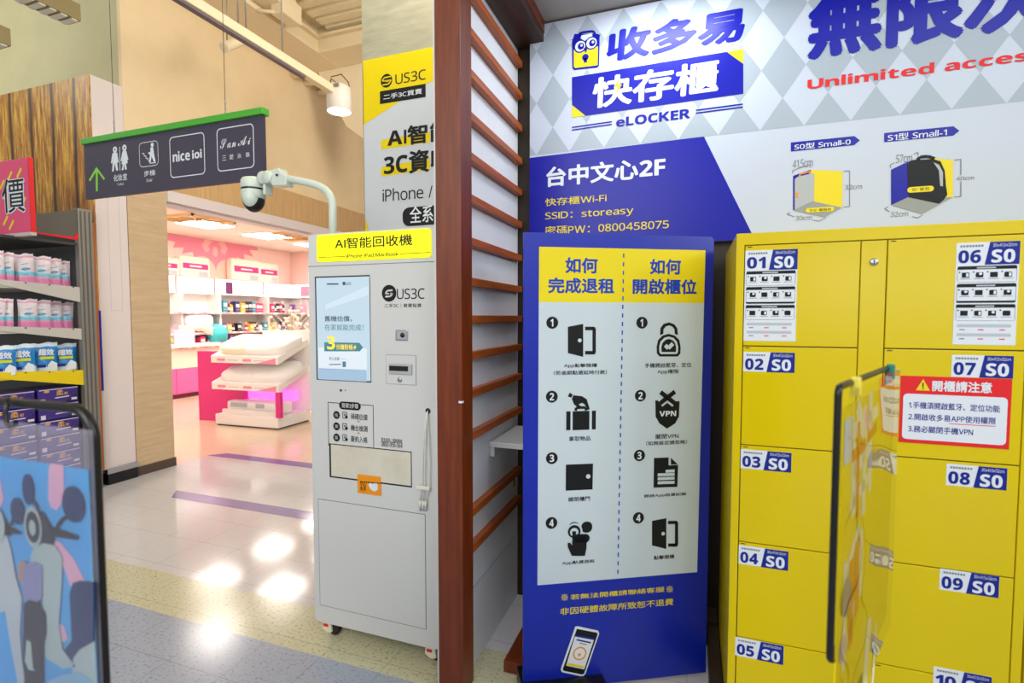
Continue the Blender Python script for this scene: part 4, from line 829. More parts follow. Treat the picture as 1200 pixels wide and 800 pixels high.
for col_, px_ in enumerate((67, 10)):
    d = ray(px_, 460); y = RX/d.x*d.y
    y = 2.66 - col_*.30
    for r in range(7):
        z = .142+.13*r
        if z > LEV[2]-.16: break
        o = bpy.data.objects.new('tissue_pack', pk); COL.objects.link(o); o.location = (RX-.02, y, z)
        o['label'] = 'purple tissue pack, %s from the floor in the stack %s' % (['first', 'second', 'third', 'fourth', 'fifth', 'sixth', 'seventh'][r], 'beside the grey upright' if col_ == 0 else 'at the left edge'); o['category'] = 'tissue pack'; o['group'] = 'purple tissue packs'
# pink price sign
sgx = ony(34.5, 230, 2.42); ps = Pl((0, 2.42, 0), (1, 0, 0), (0, -1, 0)); z0 = ony(33, 272, 2.42).z; z1 = ony(33, 184, 2.42).z
t = thing('price_sign', 'pink sale sign with white lettering on top of the shelving rack', 'sign', (sgx.x-.25, 2.43, z0))
mb = MB(); mb.box((sgx.x-.55, 2.42, z0), (sgx.x, 2.445, z1), mat('sign_pink', (226, 74, 120), .4), .002)
ps.text(mb, '價', (3, 252), (29, 206), INK_WHITE, 2, .05); ps.text(mb, '價', (3.5, 250.5), (28, 207), INK_BLACK, 3, -.005)
for x, y in ((11, 206), (22, 202), (27, 236), (6, 258), (13, 263), (2, 216)): ps.line(mb, [(x-2, y+6), (x+3, y-5)], .022, INK_YEL, 1)
part('sign_board', mb, t)
mb = MB(); mb.box((sgx.x, 2.419, z0), (sgx.x+.012, 2.446, z1), INK_RED); part('edge_trim', mb, t, 'dark red edge')
mb = MB(); mb.box((sgx.x-.56, 2.415, z0-.025), (sgx.x+.01, 2.45, z0), mat('sign_foot', (196, 190, 184), .4), .002); part('foot', mb, t)
# narrow boards leaning between rack and panel
mb = MB(); mb.box((RX-.02, 2.945, .15), (RX+.0, 2.965, 2.30), mat('orange_brown_board', (176, 96, 34), .5), .001); solo('leaning_board', mb, 'thin orange-brown board standing upright between rack and white panel', 'board', (RX, 2.955, .15))
mb = MB(); mb.box((RX-.02, 2.968, .15), (RX-.005, 2.986, 1.2), mat('grey_scribble_print', (180, 180, 178), .5)); mb.box((RX-.021, 2.967, .85), (RX-.004, 2.9865, 1.55), INK_NAVY); solo('narrow_poster', mb, 'narrow blue and grey poster edge beside the orange-brown board', 'poster', (RX-.01, 2.977, .15))
# ================================================================== POSTER STANDS IN FRONT
def stand(name, label, pl, x0, x1, ztop, zbot, polex, r=.045, tr=.0075, off=-.012):
    """rounded tube frame with pole and base; coordinates on plane pl"""
    t = thing(name, label, 'sign stand', pl.w((x0+x1)/2, -pl.o.z), 'poster stands')
    loop = rrect(x0, zbot, x1, ztop, r, 8)
    pts = [pl.w(a, b, off) for a, b in loop]; pts = [pts[-1]]+pts+[pts[0]]
    mb = MB(); mb.tube(pts+[pts[1]], tr, BLACK_PLASTIC, 12, cap=False); part('frame', mb, t)
    c_ = pl.w(polex, zbot, -.012); mb = MB(); mb.tube([c_, V((c_.x, c_.y, .02))], .011, BLACK_PLASTIC, 12); part('pole', mb, t)
    mb = MB(); mb.lathe((c_.x, c_.y, 0), [(0, .022), (.03, .022), (.15, .014), (.16, .008), (.16, 0)], BLACK_PLASTIC, n=32); part('base', mb, t)
    return t
FILM = film_mat('clear_film', .09, (214, 208, 226)); BACKFILM = film_mat('translucent_back_sheet', .30, (206, 200, 222), 1.3); FILM2 = film_mat('glossy_film', .02, (230, 230, 200), 1.62, .015)
# left one: blue scooter poster
lf = Pl((0, .473, EYE), (1, 0, 0), (0, -1, 0))
fx1 = lf.uv((101.5, 560))[0]; fzt = lf.uv((60, 478))[1]
lt = stand('poster_stand', 'black rounded tube stand at the left edge holding a blue scooter poster', lf, fx1-.50, fx1, fzt, fzt-.67, fx1-.25)
for xx in (14, -90):
    mb = MB(); a = lf.w(lf.uv((xx-4, 480))[0], fzt, -.012); mb.tube([a+V((0, -.012, .009)), a+V((0, -.016, -.012)), a+V((.002, -.016, -.028)), a+V((.010, -.016, -.034)), a+V((.020, -.016, -.030)), a+V((.024, -.016, -.024))], .0035, BLACK_PLASTIC, 8); part('hook', mb, lt)
PBLUE = ink('poster_sky_blue', (84, 180, 244), .4); PPINK = ink('poster_pink', (236, 186, 214)); PNAVY = ink('poster_navy', (30, 58, 110)); PDARK = ink('poster_dark', (44, 50, 62)); PGRN = ink('poster_sage', (184, 204, 208)); PLAV = ink('poster_lavender', (150, 156, 200)); PSKIN = ink('poster_tan', (190, 156, 140)); PICE = ink('poster_ice', (146, 196, 228))
pt = thing('hanging_poster', 'blue poster of scooters in a clear sleeve on the left black stand', 'poster', lf.w(fx1-.25, fzt-.3))
fa, fb = fx1-.48, fx1+.010
mb = MB(); ptop_ = lf.uv((50, 541))[1]; pbot = fzt-.78
mb.box((fa, .468, EYE+pbot), (fb, .470, EYE+ptop_), PBLUE); pl2 = Pl((0, .468, EYE), (1, 0, 0), (0, -1, 0))
r5 = lambda x, y: (x*.25, 600+y*.25)
def pp_(pts, m, k): pl2.px(mb, [r5(*p) for p in pts], m, k)
pp_([(230, -210), (240, -230), (300, -222), (302, -100), (290, -40), (268, -10), (240, -22), (228, -60)], PPINK, 1)
pp_([(250, 130), (285, 140), (350, 220), (400, 320), (330, 345), (310, 280), (270, 190)], PPINK, 1)
pp_([(270, 520), (300, 530), (320, 590), (300, 610), (275, 590)], PPINK, 1); pp_([(-60, -160), (0, -170), (20, -60), (-10, 0), (-60, 0)], PPINK, 1)
pp_([(330, 380), (345, 330), (380, 318), (450, 326), (450, 800), (380, 760), (300, 650), (340, 600)], PNAVY, 2)
pp_([(350, 680), (380, 640), (450, 600), (460, 820), (340, 820)], PGRN, 3); pp_([(230, 790), (300, 755), (380, 745), (460, 800), (460, 860), (200, 860)], PICE, 4)
# the scooter facing us
pp_([(150, 200), (170, 155), (230, 140), (270, 160), (298, 210), (296, 330), (282, 520), (300, 640), (360, 720), (300, 730), (220, 680), (205, 400), (150, 330)], PGRN, 3)
pp_([(185, 0), (205, -10), (235, 40), (262, 100), (258, 150), (205, 140), (190, 90)], PDARK, 4); pp_([(240, 60), (300, 80), (376, 108), (370, 128), (260, 112)], PDARK, 4)
pl2.line(mb, [r5(268, 88), r5(278, 60), r5(300, 30), r5(330, 14), r5(345, -8)], .006, PDARK, 4); pl2.disc(mb, r5(352, -40), .024, PNAVY, 5, sq=1.1); pl2.line(mb, [r5(190, 30), r5(182, -30), r5(160, -60)], .005, PDARK, 4); pl2.disc(mb, r5(140, -110), .013, PNAVY, 5, sq=1.8)
pl2.disc(mb, r5(165, 66), .021, PGRN, 5, sq=1.5); pl2.disc(mb, r5(166, 66), .016, PDARK, 6, sq=1.5); pl2.disc(mb, r5(167, 68), .008, PGRN, 7, sq=1.5)
pp_([(92, 240), (110, 225), (130, 228), (120, 330), (95, 320)], PSKIN, 4); pp_([(118, 260), (135, 235), (175, 228), (208, 250), (208, 400), (180, 420), (118, 400)], PLAV, 5)
pp_([(125, 420), (150, 405), (190, 415), (225, 470), (228, 560), (210, 640), (212, 860), (130, 860), (120, 600)], PDARK, 6)
pp_([(140, 590), (160, 600), (170, 720), (180, 735), (150, 730), (132, 690)], PGRN, 7)
# the pale scooter at the left
pp_([(-40, 100), (0, 90), (40, 110), (60, 180), (80, 300), (110, 400), (100, 560), (110, 700), (130, 800), (90, 800), (60, 640), (30, 460), (-40, 480)], ink('poster_pale', (196, 208, 216)), 3)
pp_([(0, 0), (20, 10), (50, 60), (60, 110), (20, 100), (0, 60)], PDARK, 4); pp_([(20, 60), (70, 70), (105, 90), (100, 102), (30, 95)], PDARK, 4); pl2.disc(mb, r5(90, -8), .016, PNAVY, 5, sq=1.3); pl2.line(mb, [r5(60, 60), r5(70, 20), r5(84, 0)], .005, PDARK, 4)
pl2.disc(mb, r5(0, 55), .018, PGRN, 5, sq=1.5)
part('printed_sheet', mb, pt)
mb = MB(); ft = lf.uv((50, 497))[1]; nx_, nz_ = 16, 24; g_ = [[V((fa-.01+(fb-fa+.02)*i/nx_, .462+.0018*math.sin(i*.9+j*.3)+.001*math.sin(j*.8), EYE+pbot-.03+(ft-pbot+.03)*j/nz_)) for i in range(nx_+1)] for j in range(nz_+1)]
for j in range(nz_):
    for i in range(nx_): mb.raw([g_[j][i], g_[j][i+1], g_[j+1][i+1], g_[j+1][i]], [(0, 1, 2, 3)], FILM, True)
part('clear_sleeve', mb, pt, 'clear plastic sleeve')
mb = MB(); mb.raw([V((fa-.01, .4715, EYE+pbot-.03)), V((fb+.01, .4715, EYE+pbot-.03)), V((fb+.01, .4715, EYE+ft)), V((fa-.01, .4715, EYE+ft))], [(0, 1, 2, 3)], BACKFILM); part('back_sheet', mb, pt, 'milky translucent back sheet')
# right one: yellow poster, seen almost edge-on
AZ = math.radians(25.3); su_ = V((math.sin(AZ), math.cos(AZ), 0)); rn = V((math.cos(AZ), -math.sin(AZ), 0))
d0 = ray(983, 600); p0 = CAM+d0/math.hypot(d0.x, d0.y)*.88; p0.z = EYE
rf = Pl(p0, su_, rn); rzt = rf.uv((986, 455))[1]; rzb = rf.uv((975, 783))[1]; rx1 = rf.uv((1050, 425))[0]
rt = stand('poster_stand', 'black tube stand before the lockers holding a glossy yellow poster', rf, .002, rx1-.05, rzt, rzb, rx1*.5, .012, .0052, -.006)
for x_, m_, nm in ((.085, mat('yellow_clip', (240, 226, 90), .4), 'yellow clip'), (rx1-.06, mat('teal_clip', (30, 130, 118), .4), 'teal clip')):
    mb = MB(); a = rf.w(x_, rzt, 0); R_ = Matrix((su_, rn, V((0, 0, 1)))).transposed(); mb.box(a-V((.008, .007, .022)), a+V((.008, .006, .009)), m_, .003, R_); part('clip', mb, rt, nm)
pt = thing('hanging_poster', 'glossy yellow poster in a film sleeve on the stand before the lockers', 'poster', rf.w(rx1/2, rzb))
PY = ink('poster_warm_yellow', (255, 230, 16), .5); PW = ink('poster_cream', (255, 250, 224), .5); PO = ink('poster_orange', (246, 142, 16), .5)
pe = rzb-.12; mb = MB(); mb.prism([rf.w(.012, pe), rf.w(rx1, pe), rf.w(rx1, rzt-.03), rf.w(.012, rzt-.03)], -rn*.002, PY)
rnd = random.Random(3); W_ = rx1
for (a, b, c_, d, wd, m_) in ((.08, -.22, .10, -.34, .022, PW), (.10, -.16, .16, -.22, .02, PW), (.06, -.20, .14, -.20, .018, PW), (.16, -.17, .17, -.36, .02, PW), (.08, -.27, .20, -.25, .016, PW), (.2, -.15, .22, -.33, .018, PW), (.18, -.2, .27, -.19, .016, PW), (.07, -.32, .2, -.30, .014, PW),
      (.07, -.24, .17, -.235, .014, PO), (.11, -.19, .12, -.35, .012, PO), (.19, -.23, .26, -.22, .012, PO), (.05, -.43, .14, -.37, .014, PW), (.09, -.41, .10, -.56, .02, PO), (.13, -.39, .14, -.52, .02, PO), (.06, -.55, .16, -.47, .014, PW), (.16, -.38, .17, -.5, .014, PW), (.05, -.40, .06, -.58, .014, PW), (.07, -.47, .13, -.46, .012, PO),
      (.13, -.66, .06, -.82, .03, PO), (.2, -.7, .13, -.9, .02, PW), (.26, -.58, .22, -.75, .03, PW), (.22, -.75, .2, -.9, .02, PW), (.33, -.62, .30, -.8, .014, PW)):
    rf.line(mb, [(a, b+.02), (c_, d+.02)], wd*1.5, m_, 1 if m_ is PW else 2, uv=True)
rf.poly(mb, rrect(.02, rzt-.12, .075, rzt-.05, .002), INK_WHITE, 1); rf.disc(mb, (.05, -.52), .022, ink('poster_lilac', (214, 190, 214)), 2, uv=True); rf.disc(mb, (.06, rzb+.08), .03, ink('poster_grey_lilac', (140, 130, 160)), 3, uv=True)
part('printed_sheet', mb, pt)
mb = MB(); nx_, nz_ = 20, 36; g_ = [[rf.w(.006+(rx1+.006)*i/nx_, pe-.02+(rzt-pe+.015)*j/nz_, .006+.0004*math.sin(i*.6+j*.2)+.0002*math.sin(j*.6-i*.2)) for i in range(nx_+1)] for j in range(nz_+1)]
for j in range(nz_):
    for i in range(nx_): mb.raw([g_[j][i], g_[j][i+1], g_[j+1][i+1], g_[j+1][i]], [(0, 1, 2, 3)], FILM2, True)
part('clear_sleeve', mb, pt, 'glossy clear sleeve')
# ================================================================== THE SHOP BEHIND
SX = -9.2; sh = Pl((SX, 0, 0), (0, 1, 0), (1, 0, 0)); r6 = lambda x, y: (180+x*.25, 200+y*.25); r7 = lambda x, y: (180+x*.25, 380+y*.25)
GLOW = mat('lightbox_glow', (255, 226, 244), .4, emit=1.1); GLOWW = mat('lightbox_white', (255, 246, 250), .4, emit=1.1); PANELLIGHT = mat('panel_light_glow', (255, 248, 240), .4, emit=20)
# mural
ROSE = ink('mural_rose', (246, 150, 176)); BLUSH = ink('mural_blush', (250, 192, 194))
mb = MB(); yb0, zb0, yb1, zb1 = 3.9, 2.26, 9.88, 3.035; mb.box((SX, yb0, zb0), (SX+.006, yb1, zb1), ink('mural_cream', (252, 222, 214)))
e = Pl((SX+.006, 0, 0), (0, 1, 0), (1, 0, 0)); yc, zt_ = e.uv(r6(287, 310))
outl = [(-1.15, 0), (-1.0, -.13), (-1.1, -.2), (-.85, -.22), (-.9, -.33), (-.68, -.30), (-.72, -.42), (-.5, -.36), (-.44, -.6), (-.3, -.5), (-.2, -.72), (-.1, -.5), (0, -.8), (.1, -.5), (.2, -.72), (.3, -.5), (.46, -.6), (.52, -.34), (.72, -.4), (.7, -.26), (.95, -.3), (.86, -.16), (1.1, -.14), (1.0, 0)]
e.poly(mb, [(yc+a, zt_+b) for a, b in outl], ROSE, 1)
for s_ in (-1, 1): e.poly(mb, [(yc+s_*a, zt_+b) for a, b in ((.06, -.1), (.2, -.06), (.3, -.2), (.22, -.34), (.12, -.28), (.16, -.2))], BLUSH, 2); e.disc(mb, (yc+s_*.3, zt_-.72), .3, ink('mural_peach', (252, 206, 190)), 2, uv=True)
e.disc(mb, (yc, zt_-.3), .06, BLUSH, 3, uv=True, sq=1.7)
solo('wall_mural', mb, 'pink ornamental mural high on the back wall of the bright shop', 'mural', (SX+.003, 7, zb0))
# wall shelving with light boxes
t = shelf = thing('wall_shelving', 'white wall shelving with glowing light boxes on the back wall of the shop', 'shelving', (SX+.2, 7, 0))
mb = MB(); mb.box((SX, 4.0, 1.2), (SX+.05, 9.85, 1.95), SHOP_WHITE); part('back_panel', mb, t)
yy = [sh.uv(r6(x, 540))[0] for x in (-200, 65, 248, 478, 637)]
for k in range(4):
    mb = MB(); mb.box((SX, yy[k]+.015, 1.93), (SX+.22, yy[k+1]-.015, 2.25), SHOP_WHITE, .004); s = part('light_box', mb, t)
    mb = MB(); pl_ = Pl((SX+.2205, 0, 0), (0, 1, 0), (1, 0, 0)); pl_.poly(mb, rrect(yy[k]+.03, 1.945, yy[k+1]-.03, 2.235, 0), GLOW if k in (1, 3) else GLOWW, 1)
    if k == 2: pl_.poly(mb, rrect(yy[k]+.25, 1.96, yy[k]+.42, 2.2, .01), ink('ad_plum', (120, 60, 110)), 2); pl_.text(mb, 'ECSS', (yy[k]+.75, 2.07), (yy[k]+1.15, 2.14), INK_PALE, 2, uv=True); pl_.line(mb, [(yy[k]+.8, 2.02), (yy[k]+1.6, 2.02)], .015, ROSE, 2, uv=True)
    part('lit_face', mb, s, 'glowing lit face')
ZL = [sh.uv(r6(350, y))[1]-.04 for y in (655, 742, 800)]
for z_ in ZL:
    mb = MB(); mb.box((SX+.05, 4.0, z_-.03), (SX+.42, 9.85, z_), SHOP_WHITE, .003); s = part('shelf', mb, t)
    mb = MB(); mb.box((SX+.42, 4.1, z_-.035), (SX+.424, 9.75, z_-.002), ink('price_strip_pink', (248, 190, 200)))
    pl_ = Pl((SX+.424, 0, 0), (0, 1, 0), (1, 0, 0))
    for k in range(34): pl_.poly(mb, rrect(4.2+k*.165, z_-.032, 4.28+k*.165, z_-.006, 0), SHOP_WHITE if k % 3 else ROSE, 1)
    part('price_strip', mb, s, 'pink strip of price tags')
for y in yy[1:]: mb = MB(); mb.box((SX+.05, y-.02, 1.2), (SX+.36, y+.02, 1.93), SHOP_WHITE); part('divider', mb, t)
# second lit box on the far wall
t2 = thing('light_box', 'white glowing light box on the far side wall of the shop', 'light box', (-8.6, 9.8, 1.93)); mb = MB(); mb.box((-8.95, 9.72, 1.93), (-6.5, 9.89, 2.25), SHOP_WHITE, .004); part('case', mb, t2)
mb = MB(); pl_ = Pl((0, 9.719, 0), (1, 0, 0), (0, -1, 0)); pl_.poly(mb, rrect(-8.92, 1.945, -6.55, 2.235, 0), GLOWW, 1); pl_.poly(mb, rrect(-8.75, 1.97, -8.5, 2.2, .01), ROSE, 2); part('lit_face', mb, t2, 'glowing lit face')
t2 = thing('side_shelving', 'white shelving below the light box on the far side wall', 'shelving', (-8, 9.75, 0))
mb = MB(); mb.box((-9.1, 9.84, 0), (-6.5, 9.89, 1.92), SHOP_WHITE); part('back_panel', mb, t2)
for z_ in ZL: mb = MB(); mb.box((-9.1, 9.5, z_-.03), (-6.5, 9.84, z_), SHOP_WHITE, .003); part('shelf', mb, t2)
# goods: bottles and cartons
COLS = [(60, 50, 120), (220, 60, 110), (240, 200, 80), (30, 30, 40), (240, 238, 236), (150, 90, 170), (200, 60, 60), (60, 150, 170), (244, 170, 190), (90, 60, 50)]
def bottle_mesh(i):
    m = mat('goods_%d' % i, COLS[i], .35); capm = mat('goods_cap_%d' % ((i*3+4) % 10), COLS[(i*3+4) % 10], .35); mb = MB()
    mb.lathe((0, 0, 0), [(0, 0), (.032, 0), (.035, .004), (.035, .13), (.028, .15), (.014, .16)], m, n=14); mb.lathe((0, 0, .16), [(.017, 0), (.017, .05), (.014, .053), (0, .053)], capm, n=14); mb.lathe((0, 0, .04), [(.0356, 0), (.0356, .05)], SHOP_WHITE, n=14); return mb.mesh('bottle')
def carton_mesh(i):
    m = mat('goods_%d' % i, COLS[i], .4); mb = MB(); mb.box((-.05, -.045, 0), (.05, .045, .2), m, .003); p = Pl((.0505, 0, 0), (0, 1, 0), (1, 0, 0)); p.poly(mb, rrect(-.035, .09, .035, .15, .004), SHOP_WHITE, 1); p.line(mb, [(-.03, .05), (.03, .05)], .01, INK_PALE, 1, uv=True); return mb.mesh('carton')
BM = [bottle_mesh(i) for i in range(10)]; CM = [carton_mesh(i) for i in range(10)]; rnd = random.Random(11)
def tone(i): return ['navy', 'magenta', 'yellow', 'black', 'white', 'violet', 'red', 'teal', 'pink', 'brown'][i]
for lv, z_ in enumerate(ZL):
    y = yy[1]+.2 if lv else sh.uv(r6(232, 640))[0]
    while y < 9.35:
        if min(abs(y-q_) for q_ in yy) < .09: y += .09; continue
        i = rnd.randrange(10); bt = rnd.random() < .5
        o = bpy.data.objects.new('bottle' if bt else 'carton', (BM if bt else CM)[i]); COL.objects.link(o); o.location = (SX+.30+rnd.uniform(-.03, .04), y, z_); s_ = rnd.uniform(.85, 1.15); o.scale = (1.1, 1.15, s_*1.15 if lv < 1 else s_*.85)
        o['label'] = '%s %s on the %s shelf of the shop wall shelving' % (tone(i), 'bottle' if bt else 'carton', ['top', 'middle', 'low'][lv]); o['category'] = 'bottle' if bt else 'carton'; o['group'] = '%s %ss on the %s shop shelf' % (tone(i), 'bottle' if bt else 'carton', ['top', 'middle', 'low'][lv])
        y += rnd.uniform(.088, .118)
for k in range(9):
    i = rnd.randrange(10); o = bpy.data.objects.new('carton', CM[i]); COL.objects.link(o); o.location = (-8.95+k*.16, 9.66, ZL[k % 2]); o.rotation_euler = (0, 0, -math.pi/2); o['label'] = '%s carton on the far side shelving of the shop' % tone(i); o['category'] = 'carton'; o['group'] = '%s cartons on the side shelving' % tone(i)
# big bedding packs on top of the light boxes
IVORY = mat('ivory_cloth', (250, 236, 220), .6); CLOTH = mat('white_cloth', (250, 246, 244), .7); CLOTH2 = mat('cream_cloth', (250, 240, 216), .7)
for k, (x0, x1, y1) in enumerate(((-60, 88, 398), (90, 232, 400), (335, 468, 412), (462, 556, 430))):
    a = sh.uv(r6(x0, 480))[0]; b = sh.uv(r6(x1, 480))[0]; zt_ = 2.25; h = sh.uv(r6((x0+x1)/2, y1))[1]-zt_-.02; X0 = SX+.02
    mb = MB(); mb.box((X0, a, zt_), (X0+.18, b, zt_+h), IVORY, .045, seg=3); p = Pl((X0+.181, 0, 0), (0, 1, 0), (1, 0, 0)); p.poly(mb, rrect(a+.05, zt_+h*.40, b-.05, zt_+h*.66, .01), PINK, 1); p.line(mb, [(a+(b-a)*.3, zt_+h*.53), (a+(b-a)*.7, zt_+h*.53)], .03, SHOP_WHITE, 2, uv=True)
    p.poly(mb, rrect(b-(b-a)*.4, zt_+h*.06, b-.06, zt_+h*.3, .01), INK_PALE, 1)
    solo('bedding_pack', mb, 'ivory bedding pack on the light boxes, %s' % ['cut off by the oak pillar', 'beside the oak pillar', 'left one of the right-hand pair', 'right one of the right-hand pair'][k], 'bedding pack', (X0+.09, (a+b)/2, zt_), 'bedding packs')
# ceiling lights and lattices
for k, (x, y) in enumerate(((-7.65, 6.35), (-7.65, 7.65), (-7.65, 8.95), (-7.65, 5.05), (-6.35, 5.25), (-6.35, 6.5), (-6.35, 7.8))):
    t = thing('panel_light', 'glowing square ceiling panel in the shop, %s' % ['largest and nearest the pillar', 'second from the pillar', 'farthest, nearest the kiosk', 'cut off by the oak pillar', 'in the front row, nearest the entrance', 'middle of the front row', 'far end of the front row'][k], 'ceiling light', (x, y, 3.03), 'shop ceiling panels')
    mb = MB(); mb.box((x-.34, y-.34, 3.022), (x+.34, y+.34, 3.04), SHOP_WHITE, .003); part('frame', mb, t)
    mb = MB(); mb.box((x-.30, y-.30, 3.016), (x+.30, y+.30, 3.023), PANELLIGHT); part('diffuser', mb, t, 'glowing diffuser')
TANW = mat('tan_lattice', (226, 184, 120), .5)
for k, p_ in enumerate(((200, 228), (640, 306))):
    c0 = onz(*r6(*p_), 3.03); t = thing('ceiling_lattice', 'tan lattice square in the shop ceiling, %s' % ['nearest the oak pillar', 'farther one near the kiosk'][k], 'ceiling lattice', c0, 'shop ceiling lattices')
    mb = MB()
    for s_ in (-.38, .36): mb.box((c0.x+s_, c0.y-.38, 3.0), (c0.x+s_+.03, c0.y+.39, 3.04), TANW); mb.box((c0.x-.38, c0.y+s_, 3.0), (c0.x+.39, c0.y+s_+.03, 3.04), TANW)
    part('frame', mb, t)
    for a_ in (0, 45, 90, 135): mb = MB(); mb.box(c0-V((.42 if a_ % 90 else .36, .012, .02)), c0+V((.42 if a_ % 90 else .36, .012, .0)), TANW, 0, Matrix.Rotation(math.radians(a_), 3, 'Z')); part('bar', mb, t)
# pink cabinet with goods at the left
t = thing('base_cabinet', 'pink base cabinet with white top behind the oak pillar', 'cabinet', (-8.75, 6.6, 0))
cz = .36; mb = MB(); mb.box((-9.1, 5.0, .08), (-8.80, 8.2, .55), LPINK, .004); mb.box((-9.1, 5.02, 0), (-8.83, 8.2, .08), mat('plinth_maroon', (110, 30, 60), .5)); mb.box((-9.1, 5.0, .55), (-8.79, 8.2, .93), mat('cream_print_panel', (244, 230, 214), .5)); part('body', mb, t)
for k in range(4):
    y = 5.1+k*.76; mb = MB(); mb.box((-8.80, y, .1), (-8.785, y+.74, .54), LPINK, .003); s = part('door', mb, t); mb = MB(); mb.lathe((-8.784, y+(.66 if k % 2 == 0 else .08), .47), [(.028, 0), (.028, .01), (.02, .012), (.018, .006)], SHOP_WHITE, (1, 0, 0)); part('knob', mb, s)
mb = MB(); mb.box((-9.1, 4.98, .93), (-8.7, 8.25, 1.0), SHOP_WHITE, .006); part('counter_top', mb, t)
cp_ = lambda x, y, X=-8.85: onx(*r7(x, y), X)
# neck pillow, teal basket, boxes
p = cp_(212, 100); p.z = 1.0; mb = MB(); mb.tube([p+V((.0, .26*math.cos(a*.3), .17+.13*math.sin(a*.3)-.0)) for a in [-1.2+k*.72 for k in range(18)]], [.075+.02*math.sin(k*.35) for k in range(18)], CLOTH2, 14); solo('neck_pillow', mb, 'beige neck pillow standing on the counter behind the pink panel', 'pillow', p)
p = cp_(300, 108); p.z = 1.0; mb = MB(); mb.lathe(p, [(0, .002), (.17, .002), (.2, .26), (.19, .26), (.16, .02), (0, .02)], mat('teal_plastic', (70, 200, 208), .4), n=24); mb.blob(p+V((0, 0, .25)), (.15, .15, .1), mat('teal_goods', (110, 214, 220), .5), wob=.06); solo('basket', mb, 'teal basket of goods on the shop counter', 'basket', p)
p = cp_(130, 105); p.z = 1.0; mb = MB(); mb.box(p+V((-.1, -.2, 0)), p+V((.1, .2, .26)), mat('lilac_carton', (236, 212, 236), .5), .006); mb.box(p+V((-.09, -.1, .26)), p+V((.09, .18, .34)), mat('rose_carton', (250, 214, 220), .5), .006); solo('gift_box', mb, 'pale lilac gift box on the shop counter beside the neck pillow', 'box', p)
p = cp_(95, 108); p.z = 1.0; mb = MB(); mb.blob(p+V((0, 0, .07)), (.08, .1, .07), mat('lime_goods', (220, 230, 90), .5)); solo('soft_toy', mb, 'small lime green cushion on the shop counter', 'cushion', p)
p = onx(*r6(205, 690), -8.9); mb = MB(); mb.blob(p+V((.0, 0, -.05)), (.12, .3, .14), mat('grey_white_cushion', (240, 236, 244), .6), .6, wob=.02); solo('cushion', mb, 'white rounded cushion on the wall shelving near the pillar', 'cushion', p)
# dried flowers
p = onx(*r6(640, 745), -8.3); t = thing('flower_vase', 'vase of pale dried flowers in front of the shop shelving', 'vase', (p.x, p.y, 0)); bz = p.z
mb = MB(); mb.lathe((p.x, p.y, bz-.32), [(0, 0), (.07, 0), (.09, .1), (.05, .24), (.06, .28)], SHOP_WHITE, n=18); part('vase', mb, t)
mb = MB(); rr = random.Random(5)
for k in range(42):
    d = V((rr.gauss(0, .16), rr.gauss(0, .20), rr.uniform(.05, .5))); mb.tube([V((p.x, p.y, bz-.06)), V((p.x, p.y, bz-.06))+d*.6, V((p.x, p.y, bz-.06))+d], .004, CLOTH2, 5); mb.blob(V((p.x, p.y, bz-.06))+d, (.035, .035, .03), CLOTH2, nu=8, nv=6, wob=.1, seed=k)
part('flowers', mb, t)
mb = MB(); mb.box((p.x-.2, p.y-.25, 0), (p.x+.2, p.y+.25, bz-.32), SHOP_WHITE, .006); part('pedestal', mb, t)
# promotional stand with pillows
A_, B_, C_ = onz(*r7(290, 472)), onz(*r7(585, 496)), onz(*r7(715, 468))
t = stnd = thing('display_stand', 'white two-tier display stand of bedding in the shop entrance', 'display stand', ((A_.x+B_.x)/2, (A_.y+B_.y)/2+.25, 0))
fu = (B_-A_); fu.z = 0; wst = fu.length; fu.normalize(); fn = V((fu.y, -fu.x, 0)); dp_ = .62
DW = lambda a, b, z_: A_*1.0+fu*a-fn*b+V((0, 0, z_-A_.z))
ds = Pl(A_, fu, fn)
def slab(mb, a0, a1, b0, b1, z0, z1, m, bev=.006, tilt=0.): mb.prism([DW(a0, b0, z0), DW(a1, b0, z0), DW(a1, b0, z1), DW(a0, b0, z1)] if False else [DW(a0, b0, z0), DW(a1, b0, z0), DW(a1, b1, z0+tilt), DW(a0, b1, z0+tilt)], (0, 0, z1-z0), m, bev)
mb = MB(); slab(mb, 0, wst, 0, dp_, .02, .16, SHOP_WHITE, .012); slab(mb, .02, wst-.02, .02, dp_, 0, .02, DKGREY, 0); part('plinth', mb, t)
mb = MB(); slab(mb, .3, wst+.06, dp_-.05, dp_, .16, 1.5-(1.5-ds.uv(r7(500, 30))[1]-A_.z)*1.06, SHOP_WHITE, .004); part('back_board', mb, t)
zA = ds.uv(r7(440, 185))[1]; zB = ds.uv(r7(440, 312))[1]
for z_ in (zA, zB):
    mb = MB(); slab(mb, -.05, wst+.02, 0.0, dp_-.05, z_, z_+.10, SHOP_WHITE, .01, .22); e = Pl(DW(0, -.001, 0), fu, fn)
    for a_ in (.06, .50): e.poly(mb, rrect(a_, z_+.03, a_+.14, z_+.065, .004), ROSE, 1); e.line(mb, [(a_+.18, z_+.045), (a_+.36, z_+.045)], .008, INK_PALE, 1, uv=True)
    e.poly(mb, [(wst-.35, z_+.005), (wst-.02, z_+.005), (wst-.02, z_+.085), (wst-.12, z_+.06)], ROSE, 1); part('tray', mb, t, 'sloped tray with pink price labels')
mb = MB(); slab(mb, .06, wst-.05, .06, .10, .16, .22, SHOP_WHITE, .004); e = Pl(DW(0, .058, 0), fu, fn); part('bin_front', mb, t)
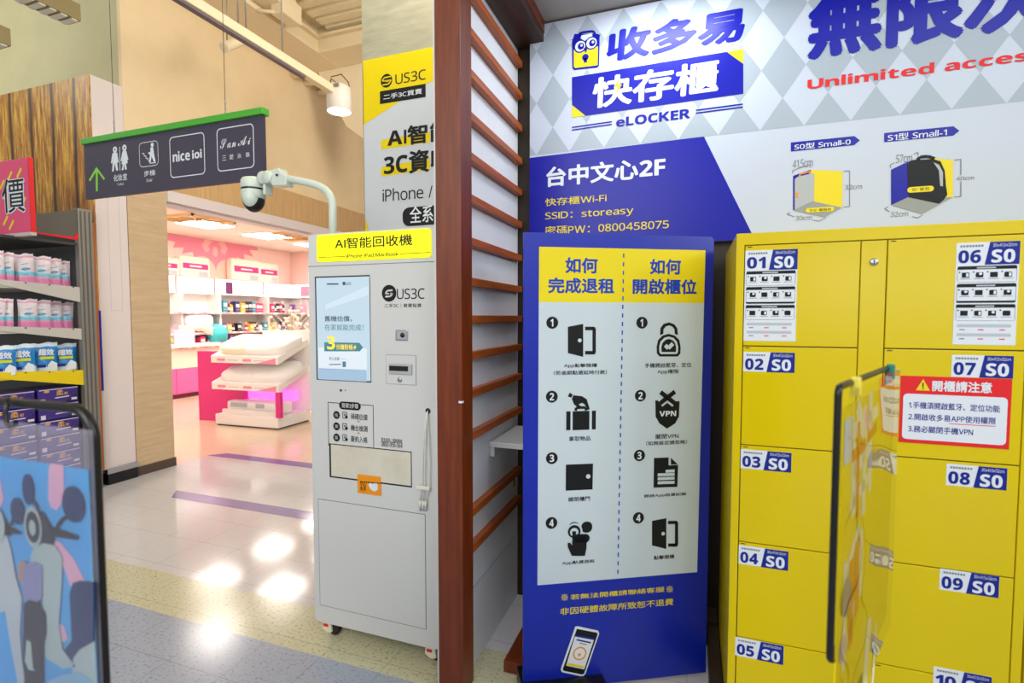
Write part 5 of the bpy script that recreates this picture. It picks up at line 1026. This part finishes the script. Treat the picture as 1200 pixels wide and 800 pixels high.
mb = MB(); slab(mb, .05, wst-.02, dp_-.26, dp_-.20, .33, .47, mat('magenta_glow', (255, 120, 230), .4, emit=.9), .004); part('light_strip', mb, t, 'pink glowing light strip')
mb = MB(); slab(mb, wst-.04, wst+.04, .0, .05, .16, .5, PINK, .004); part('side_post', mb, t, 'magenta side post')
rz_ = math.atan2(fu.y, fu.x)
R = Matrix.Rotation(rz_, 3, 'Z') @ Matrix.Rotation(math.radians(20), 3, 'X')
for k, (a_, z_, m_, lab) in enumerate(((.30, zA+.24, CLOTH2, 'cream pillow on the upper tray of the display stand, left side'), (wst-.30, zA+.24, CLOTH, 'pale folded pillow on the upper tray of the display stand, right side'), (.33, zB+.24, CLOTH, 'white pillow on the lower tray of the display stand, left side'), (wst-.27, zB+.24, CLOTH, 'white pillow on the lower tray of the display stand, right side'))):
    mb = MB(); mb.blob(DW(a_, .28, z_), (.34, .27, .085), m_, .55, R, 32, 16, .035, k); solo('pillow', mb, lab, 'pillow', DW(a_, .28, z_-.06), 'pillows on the display stand')
for k, a_ in enumerate((.30, wst-.33)):
    mb = MB(); R2 = Matrix.Rotation(rz_, 3, 'Z'); mb.box(DW(a_-.25, 0, 0)*0+V((-.25, -.12, 0)), V((.25, .12, .16)), CLOTH, .045, seg=3)
    for v in mb.bm.verts: v.co = R2 @ v.co + DW(a_, .26, .165)
    e = Pl(DW(a_, .138, .165), fu, fn); e.poly(mb, rrect(-.17, .08, .12 if k == 0 else -.02, .14, .01), INK_PALE, 1)
    solo('bedding_pack', mb, 'white bedding pack in the bottom bin of the display stand, %s side' % ('left', 'right')[k], 'bedding pack', DW(a_, .26, .165), 'packs in the bin')
# magenta panel
a_, b_ = onz(*r7(214, 448)), onz(*r7(290, 452)); hgt = 1.02
mb = MB(); top = onx(*r7(203, 125), a_.x); d_ = (b_-a_).normalized(); b2 = a_+d_*.75; n_ = V((-d_.y, d_.x, 0)); mb.prism([a_, b2, b2+n_*.12, a_+n_*.12], (0, 0, top.z), PINK, .004); solo('magenta_panel', mb, 'magenta upright panel behind the white display stand', 'panel', a_)
